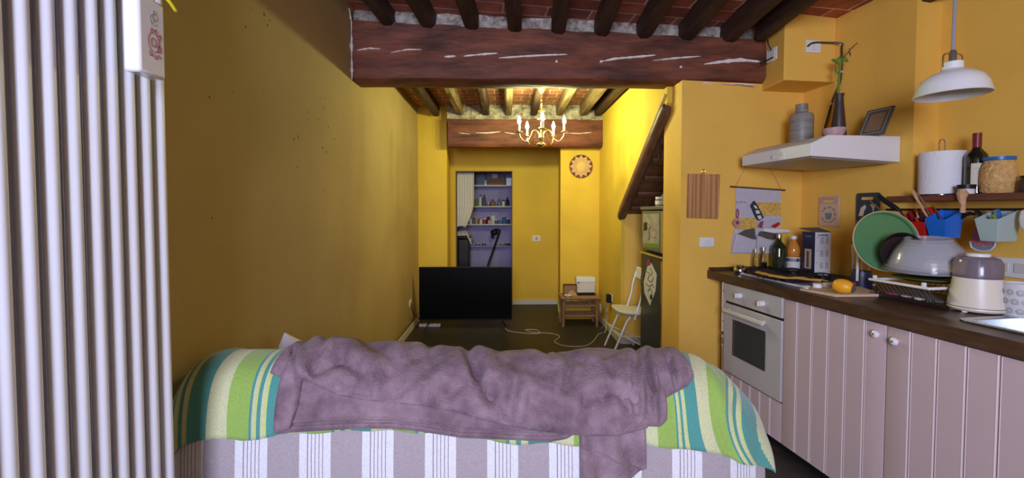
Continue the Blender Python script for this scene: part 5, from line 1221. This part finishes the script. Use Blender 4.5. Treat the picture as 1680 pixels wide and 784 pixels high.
def leaf(pts, w_, par, m):
    P = smooth_path(pts, 6); rows = []
    for i, q in enumerate(P):
        f = i/(len(P)-1); ww = w_*math.sin(math.pi*(f*.9+.08)); rows.append([q+Vector((0,-ww,0))+Vector((ww*.6,0,ww*.6)), q+Vector((0,0,-ww*.3)), q+Vector((0,ww,0))-Vector((ww*.6,0,ww*.6))])
    bm = bmesh.new(); grid(bm, rows); mesh('leaf', bm, m, par, solid=.001)
for P in ([(1379,106),(1370,99),(1364,97)],[(1379,106),(1386,98),(1392,102)],[(1378,110),(1372,112),(1374,122)],[(1379,104),(1383,92),(1388,96)],[(1379,106),(1376,96),(1380,90)]): leaf([lp(*q) for q in P], .008, lb, 'leaf')
mesh('dry_twig', Tb(smooth_path([lp(1380,102),lp(1386,92),lp(1392,86),(lp(1398,78)),lp(1407,70)],5), .0028, 6), 'leafd', lb); mesh('dry_twig', Tb([lp(1391,87),lp(1394,82),lp(1392,79)], .0022, 6), 'leafd', lb); leaf([lp(1393,85),lp(1395,88),lp(1395,93)], .004, lb, 'leafd')
t, p = onhood('photo_frame', 1437, VW-.20, 'dark photo frame with a beaded patterned rim leaning on the range hood', 'photo frame')
t.location = K(kv(1427,215,VW-.20)[0], VW-.20, HT)
fb_ = [hit(x,y,K(0,VW-.16),KV) for x, y in ((1411,222),(1444,222))]
fw, fh = .150, .185
ff = thing('x', 'x', 'x', (0,0,0)); bpy.data.objects.remove(ff)
bm = bmesh.new()
for a in ((-fw/2,fw/2,0,.03),(-fw/2,fw/2,fh-.03,fh),(-fw/2,-fw/2+.03,.03,fh-.03),(fw/2-.03,fw/2,.03,fh-.03)): box(bm, 0,.012,a[0],a[1],a[2],a[3])
fo = mesh('frame_border', bm, 'graph', t, bev=.002); pic = mesh('picture', B(.004,.010,-fw/2+.03,fw/2-.03,.03,fh-.03), 'card', t)
bm = bmesh.new()
for k in range(44):
    per_ = 2*(fw-.03)+2*(fh-.03); d = per_*k/44; 
    if d < fw-.03: y, z = -fw/2+.015+d, .015
    elif d < fw-.03+fh-.03: y, z = fw/2-.015, .015+d-(fw-.03)
    elif d < 2*(fw-.03)+fh-.03: y, z = fw/2-.015-(d-(fw-.03)-(fh-.03)), fh-.015
    else: y, z = -fw/2+.015, fh-.015-(d-2*(fw-.03)-(fh-.03))
    lathe(bm, [(0,-.003),(.005,-.002),(.005,.001),(0,.002)], 8, (0,y,z), 'x')
mesh('bead_pattern', bm, 'steeld', t)
mesh('prop', PR([(.012,-.01,.10),(.012,.01,.10),(.06,.01,.0),(.06,-.01,.0)], (.003,0,0)), 'graph', t)
t.rotation_euler = (0, R(26), KA+R(6))
# ---------------------------------------------------------------- junction boxes and cable by the boxed corner
v_, z_ = ku(1333,77,ub); jb = kt('junction_box', 'white wall box with a rocker on the front face of the boxed corner', 'junction box', ub, v_, z_)
mesh('cover_plate', B(-.055,.055,-.012,0,-.042,.042), 'white', jb, bev=.003); mesh('inner_plate', B(-.035,.035,-.016,-.012,-.026,.026), 'white', jb, bev=.002); mesh('plate_line', B(-.006,-.004,-.017,-.015,-.026,.026), 'inkg', jb)
pc_ = K(ub*.5,(bxf+bxv)/2,0); zz = onY(1268,90,pc_.y).z
jb2 = thing('junction_box', 'white socket on the left side of the boxed corner with two dark cables', 'junction box', (pc_.x,pc_.y,zz), KA)
mesh('cover_plate', B(-.012,0,-.05,.05,-.045,.045), 'white', jb2, bev=.003); mesh('inner_plate', B(-.016,-.012,-.03,.03,-.03,.03), 'offw', jb2); 
def kpt(px, py, u=None, v=None):
    if u is not None: a, z = ku(px,py,u); return K(u,a,z)
    a, z = kv(px,py,v); return K(a,v,z)
cable('wall_cable', [kpt(1325,76,u=ub+.02),kpt(1335,70,u=ub+.025),kpt(1358,70,u=ub+.015),kpt(1380,71,v=VW-.012),kpt(1381,80,v=VW-.01),kpt(1379,130,v=VW-.008),kpt(1366,165,v=VW-.008),kpt(1352,215,v=VW-.008),kpt(1351,226,v=VW-.008)], .006, 'darkvase', 'dark twisted cable running from the corner box down the right wall to the hood')
for px, py in ((1380,72),(1380,118),(1364,170)): q = kpt(px,py,v=VW-.006); tag(mesh('cable_clip', L([(0,-.010),(.010,-.008),(.010,.004),(0,.004)],10,ax='x'), 'white', None, q, KA), 'white clip holding the wall cable, %s'%{72:'top one at the bend',118:'middle one',170:'lowest one'}[py], 'cable clip')
for nm, P in (('upper',[(1262,50),(1259,60),(1261,74),(1266,82)]),('lower',[(1248,104),(1254,101),(1262,97),(1268,94)])):
    cable('ceiling_cable', [onY(x,y,pc_.y-.03-(.0 if i else .03)) for i, (x, y) in enumerate(P)], .005, 'black', 'short dark cable entering the side of the corner box, %s one'%nm)
# ---------------------------------------------------------------- pendant lamp
PY = 1.90
pt_ = onY(1561,157,PY)
pd = thing('pendant_lamp', 'white enamel dome pendant lamp hanging by a grey cable at the right', 'pendant lamp', (pt_.x,PY,pt_.z))
rp2 = .128
mesh('lamp_shade', L([(rp2,0),(rp2*1.02,.003),(rp2*.99,.012),(rp2*.93,.045),(rp2*.80,.075),(rp2*.58,.096),(rp2*.34,.108),(rp2*.29,.116),(rp2*.28,.145),(rp2*.24,.148),(0,.148),(0,.144),(rp2*.22,.142),(rp2*.26,.112),(rp2*.54,.092),(rp2*.76,.071),(rp2*.90,.042),(rp2*.96,.008),(rp2*.975,.0)],48), 'white', pd)
mesh('socket', L([(0,.06),(.02,.06),(.02,.14),(0,.14)],20), 'white', pd); bm = bmesh.new(); lathe(bm, [(0,.012),(.018,.018),(.026,.035),(.018,.055),(.013,.062),(0,.062)],20); mesh('unlit_bulb', bm, 'offw', pd)
bm = bmesh.new(); tube(bm, smooth_path([(-.042,0,.125),(-.044,0,.155),(-.038,0,.180),(0,0,.186),(.038,0,.180),(.044,0,.155),(.042,0,.125)],5), .0032, 8); mesh('wire_bracket', bm, 'brass', pd)
mesh('cable_grip', L([(0,.145),(.013,.145),(.013,.19),(.008,.20),(0,.20)],16), 'graph', pd); mesh('cable', Tb([(0,0,.19),(.002,0,.5),(0,0,JZ(pt_.x)+.11-pt_.z)], .0065, 10), 'inkg', pd)
# ---------------------------------------------------------------- wall shelf and its row of things
SV0 = .715; su_, sz_ = kv(1485,323,SV0); SZ = kv(1590,318,SV0)[1]
shp = [(K(su_,SV0).x,0)]
us0 = u1-.10
sh = tag(mesh('wall_shelf', PR([K(us0,SV0,SZ-.034),K(2.6,SV0,SZ-.034),K(2.6,v2-.002,SZ-.034),K(u1+.004,v2-.002,SZ-.034),K(u1+.004,VW-.003,SZ-.034),K(us0,VW-.003,SZ-.034)], (0,0,.034)), 'shelfw', bev=.003), 'dark red-brown wooden wall shelf above the utensil rail', 'shelf')
def onshelf(px, v, w_=0):
    lo, hi = u1+.02+w_, 2.4
    for _ in range(30):
        m_ = (lo+hi)/2
        if proj(K(m_,v,SZ))[0] < px: lo = m_
        else: hi = m_
    return lo, K(lo,v,SZ)
u, p = onshelf(1543,.80,.06); s = scale_at(p)
tr = kt('paper_towel_holder', 'steel wire paper towel holder with a tall loop on the wall shelf', 'paper towel holder', u, .80, SZ)
hT = (proj(p)[1]-252)*s; rT = 70*s/2*.80
mesh('base', L([(0,0),(.05,0),(.05,.005),(0,.005)],30), 'steel', tr); mesh('wire_loop', Tb(smooth_path([(-.018,0,.004),(-.018,0,hT),(-.018,0,hT+.055),(-.010,0,hT+.075),(.010,0,hT+.075),(.018,0,hT+.055),(.018,0,hT),(.018,0,.004)],5), .0028, 8), 'steel', tr)
tl = kt('paper_towel_roll', 'thick white paper towel roll on the steel holder', 'paper towel', u, .80, SZ+.006)
bm = bmesh.new(); rows = [[(r*math.cos(2*math.pi*k/40),r*math.sin(2*math.pi*k/40),z) for k in range(40)] for r, z in ((.024,0),(rT,0),(rT,hT),(.024,hT),(.024,0))]; grid(bm, rows, True); mesh('roll', bm, 'towel', tl); 
mesh('loose_sheet', PR([(rT*math.cos(a)*1.004,rT*math.sin(a)*1.004,.001) for a in [R(-70+4*i) for i in range(10)]]+[(rT*math.cos(a)*1.03,rT*math.sin(a)*1.03,.001) for a in [R(-34-4*i) for i in range(10)]], (0,0,hT-.002)), 'towel', tl)
def glassjar(name, px, v, toppy, wpx, label, prof, m, lidm, lidh, cat='jar'):
    u, p = onshelf(px, v); s = scale_at(p); h = (proj(p)[1]-toppy)*s; r = wpx*s/2*.80
    t = kt(name, label, cat, u, v, SZ); mesh('jar_body', L([(0,0)]+[(a*r,b*h) for a, b in prof]+[(0,prof[-1][1]*h)],36), m, t)
    mesh('lid', L([(0,h*(1-lidh)),(prof[-1][0]*r*1.12,h*(1-lidh)),(prof[-1][0]*r*1.12,h),(0,h)],32), lidm, t); return t, r, h
u, p = onshelf(1600,.815); s = scale_at(p); hW = (proj(p)[1]-219)*s; rW = 35*s/2*.80
wb = kt('wine_bottle', 'dark wine bottle with red capsule and cream label on the wall shelf', 'wine bottle', u, .815, SZ)
mesh('bottle_body', L([(0,.005),(rW*.9,0),(rW,.006),(rW,hW*.58),(rW*.95,hW*.64),(rW*.60,hW*.71),(rW*.36,hW*.76),(rW*.34,hW*.97),(0,hW*.97)],36), 'wine', wb); mesh('capsule', L([(rW*.36,hW*.76),(rW*.40,hW*.765),(rW*.40,hW),(0,hW)],28), 'capsule', wb)
bm = bmesh.new(); A = [R(-170+8*i) for i in range(13)]; grid(bm, [[(rW*1.012*math.cos(a),rW*1.012*math.sin(a),z) for a in A] for z in (hW*.12,hW*.50)]); lb_ = mesh('bottle_label', bm, 'label', wb)
bm = bmesh.new()
for z, a0, a1_ in ((.42,2,11),(.37,3,9),(.33,3,8),(.22,4,10)): tube(bm, [(rW*1.014*math.cos(A[k]),rW*1.014*math.sin(A[k]),hW*z) for k in range(a0,a1_+1)], .0009, 4)
mesh('label_lettering', bm, 'inkg', lb_)
glassjar('pasta_jar', 1637, .82, 258, 54, 'big round glass jar of dry pasta with a bright blue lid on the wall shelf', [(.85,0),(1,.08),(1.02,.45),(.98,.68),(.84,.85),(.80,.90)], 'pasta', 'bluelid', .09)
glassjar('small_jar', 1585, .745, 303, 30, 'small low jar with black lid in front of the wine bottle', [(.8,0),(.85,.05),(.85,.62)], 'labelw', 'black', .45)
glassjar('dark_jar', 1690, .82, 288, 34, 'dark brown jar cut by the right edge of the photo on the wall shelf', [(.9,0),(1,.1),(1,.7),(.8,.85)], 'darkvase', 'black', .12)
# ---------------------------------------------------------------- utensil rail with hanging tubs
RZ = 1.425
rl = kt('utensil_rail', 'dark metal rail under the wall shelf carrying the coloured tubs', 'rail', u1-.12, .745, RZ)
mesh('rail_bar', Tb([(0,.0,0),(0,-1.45,0)], .006, 10), 'black', rl)
mesh('bracket', Tb([(0,-.03,0),(.022,-.03,0)], .007, 8), 'black', rl)
for y in (-.75,-1.35): mesh('bracket', Tb([(0,y,0),(v2-.745-.003,y,0)], .007, 8), 'black', rl)
def tub(pxa, pya, pxb, pyb, pzb, m, label, dep=.115, vf=.63):
    """front-face top corners at pixels a (far) and b (near) on the plane v=vf; bottom row pzb"""
    ua, za = kv(pxa,pya,vf); ub_, zb_ = kv(pxb,pyb,vf); zc_ = kv(pxb+6,pzb,vf+.02)[1]
    t = kt('hanging_tub', label, 'tub', ua, vf, 0); w_ = ub_-ua; zf_ = (za+zb_)/2; zr_ = RZ+.004; th = .0025
    def ringp(inset, z0_, zf2, zr2, e):
        return [(e+inset*.6,-e-inset*.5,zf2),(dep-e-inset*.1,-e-inset*.5,zr2),(dep-e-inset*.1,-w_+e+inset*.5,zr2),(e+inset*.6,-w_+e+inset*.5,zf2)]
    topo = ringp(0,0,zf_,zr_,0); topi = ringp(0,0,zf_,zr_,th); boto = ringp(.030,0,zc_,zc_,0); boti = ringp(.030,0,zc_+th,zc_+th,th)
    bm = bmesh.new(); grid(bm, [boti,topi,topo,boto], True)
    vv = [v for v in bm.verts]; bm.faces.new(vv[0:4]); bm.faces.new(vv[12:16])
    mesh('tub_body', bm, m, t, bev=.002); 
    mesh('hook', Tb([(dep,-w_*.5,RZ-.03),(dep+.001,-w_*.5,RZ+.006)], .004, 8), m, t)
    return t, K((ua+ub_)/2, vf+dep*.55, zc_), ua, ub_, w_, zf_
tub(1470,365,1517,362,392,'red','red plastic tub full of kitchen tools, leftmost on the rail')
t1 = tub(1516,360,1552,359,391,'blue','bright blue plastic tub on the rail between the red and the grey tubs')
t2 = tub(1598,360,1638,358,397,'mint','pale grey-green plastic tub on the rail at the right', .135)
def tool(name, pxs, v0_, v1_, r, m, label, cat='utensil', **k):
    """a long tool through two or more pixels, its depth running from plane v0 to v1"""
    n = len(pxs); P = [kpt(x,y,v=v0_+(v1_-v0_)*i/(n-1)) for i, (x, y) in enumerate(pxs)]
    return tag(mesh(name, Tb(P, r, 10), m), label, cat)
tool('black_handled_knife', [(1490,372),(1478,347),(1470,342),(1447,326),(1441,320)], .67,.64, [.004,.006,.014,.014,.011], 'black', 'thick black knife handle sticking out to the upper left of the red tub')
tool('ladle', [(1496,398),(1478,385),(1460,362),(1442,342),(1427,329)], .60,.58, [.006,.0055,.0045,.004,.004], 'tgreen', 'thin dark ladle handle leaning across the green tray')
tool('metal_whisk', [(1486,376),(1481,358),(1476,350)], .66,.65, [.005,.011,.009], 'chrome', 'shiny steel tool head at the left in the red tub')
tool('red_spatula', [(1500,378),(1497,356),(1492,347)], .68,.69, [.005,.010,.008], 'capsule', 'dark red spatula in the middle of the red tub')
tool('steel_spoon', [(1506,378),(1508,352),(1502,343)], .68,.70, [.005,.011,.006], 'chrome', 'bright steel spoon in the red tub near the wooden spoons')
tool('black_spatula', [(1512,378),(1513,358),(1509,350)], .66,.66, [.005,.009,.009], 'black', 'black spatula in the red tub beside the blue tub')
tool('peeler', [(1505,380),(1506,364),(1502,357)], .655,.65, [.004,.008,.006], 'red', 'small red peeler at the right front of the red tub')
tool('wooden_spoon', [(1529,368),(1515,345),(1504,326),(1497,313)], .68,.70, [.005,.006,.007,.010], 'wood', 'long wooden spoon leaning left out of the blue tub')
tool('wooden_spatula', [(1534,368),(1522,345),(1511,325),(1503,317)], .70,.725, [.005,.005,.007,.009], 'bamboo', 'second longer wooden spatula just right of the wooden spoon')
tool('red_tool', [(1536,366),(1529,348),(1525,341)], .70,.71, [.005,.009,.010], 'red', 'red handled tool standing in the blue tub')
tool('brown_stick', [(1548,366),(1538,348),(1530,338)], .69,.70, [.004,.004,.004], 'shelfw', 'thin brown stick in the blue tub')
tool('pestle', [(1579,349),(1580,337),(1578,326),(1579,317),(1579,311)], .70,.70, [.012,.010,.017,.024,.012], 'wood', 'turned wooden pestle with a round head in front of the wall shelf')
tool('black_brush', [(1610,372),(1607,352),(1602,346)], .70,.72, [.006,.010,.010], 'black', 'black brush handle at the left in the grey tub')
tool('green_spatula', [(1625,370),(1617,352),(1612,347)], .70,.72, [.005,.007,.008], 'leafd', 'dark green spatula handle in the middle of the grey tub')
tool('blue_brush', [(1641,368),(1639,352),(1636,344)], .69,.70, [.006,.009,.008], 'bluelid', 'light blue brush in the grey tub')
tool('green_sponge_tip', [(1634,368),(1632,356),(1628,352)], .67,.66, [.006,.009,.007], 'leaf', 'yellow-green brush tip beside the blue brush')
# crocheted pot holder and potholders
v_ = .735; bm = bmesh.new()
P = [kpt(x,y,v=v_) for x, y in ((1602,366),(1612,372),(1622,386),(1628,398),(1624,403),(1612,405),(1600,404),(1592,399),(1594,385))]
mit = thing('crocheted_pot_holder', 'red crocheted triangular pot holder with grey-blue base hanging below the rail', 'pot holder', tuple(P[0]))
mesh('red_top', PR([q-P[0] for q in P], KV*.014), 'redknit', mit, bev=.004)
P2 = [kpt(x,y,v=v_+.003) for x, y in ((1592,396),(1594,405),(1602,410),(1614,412),(1626,410),(1633,403),(1634,396),(1628,399),(1612,404),(1600,402))]
mesh('grey_base', PR([q-P[0] for q in P2], KV*.010), 'tealf', mit, bev=.003); mesh('border', Tb([q-P[0]-KV*.002 for q in P2[:7]], .0035, 6), 'labelw', mit)
mesh('loop', Tb([Vector((0,0,0)), Vector((.0,.01,.03)), Vector((.01,.01,RZ-P[0].z))], .002, 6), 'redknit', mit)
P = [kpt(x,y,v=.70) for x, y in ((1672,345),(1690,340),(1700,360),(1700,385),(1682,384),(1671,372),(1669,360))]
tag(mesh('white_oven_glove', PR([q-P[0] for q in P], KV*.03), 'offw', None, P[0], bev=.008), 'white quilted cloth hanging at the right edge of the photo beside the grey tub', 'cloth')
tool('hook_tool', [(1573,362),(1583,352),(1592,350),(1600,352)], .735,.735, [.004,.012,.010,.004], 'black', 'small black item hanging on the rail between the blue and grey tubs')
# double socket low on the recess wall
us_, zs_ = kv(1660,439,v2-.01); dsk = kt('double_socket', 'white double wall socket behind the chopper at the right', 'socket', us_, v2, zs_)
mesh('cover_plate', B(-.012,0,-.085,.085,-.05,.05), 'white', dsk, bev=.004); 
for y in (.035,-.035): mesh('rocker', B(-.016,-.012,y-.024,y+.024,-.024,.024), 'offw', dsk, bev=.002)
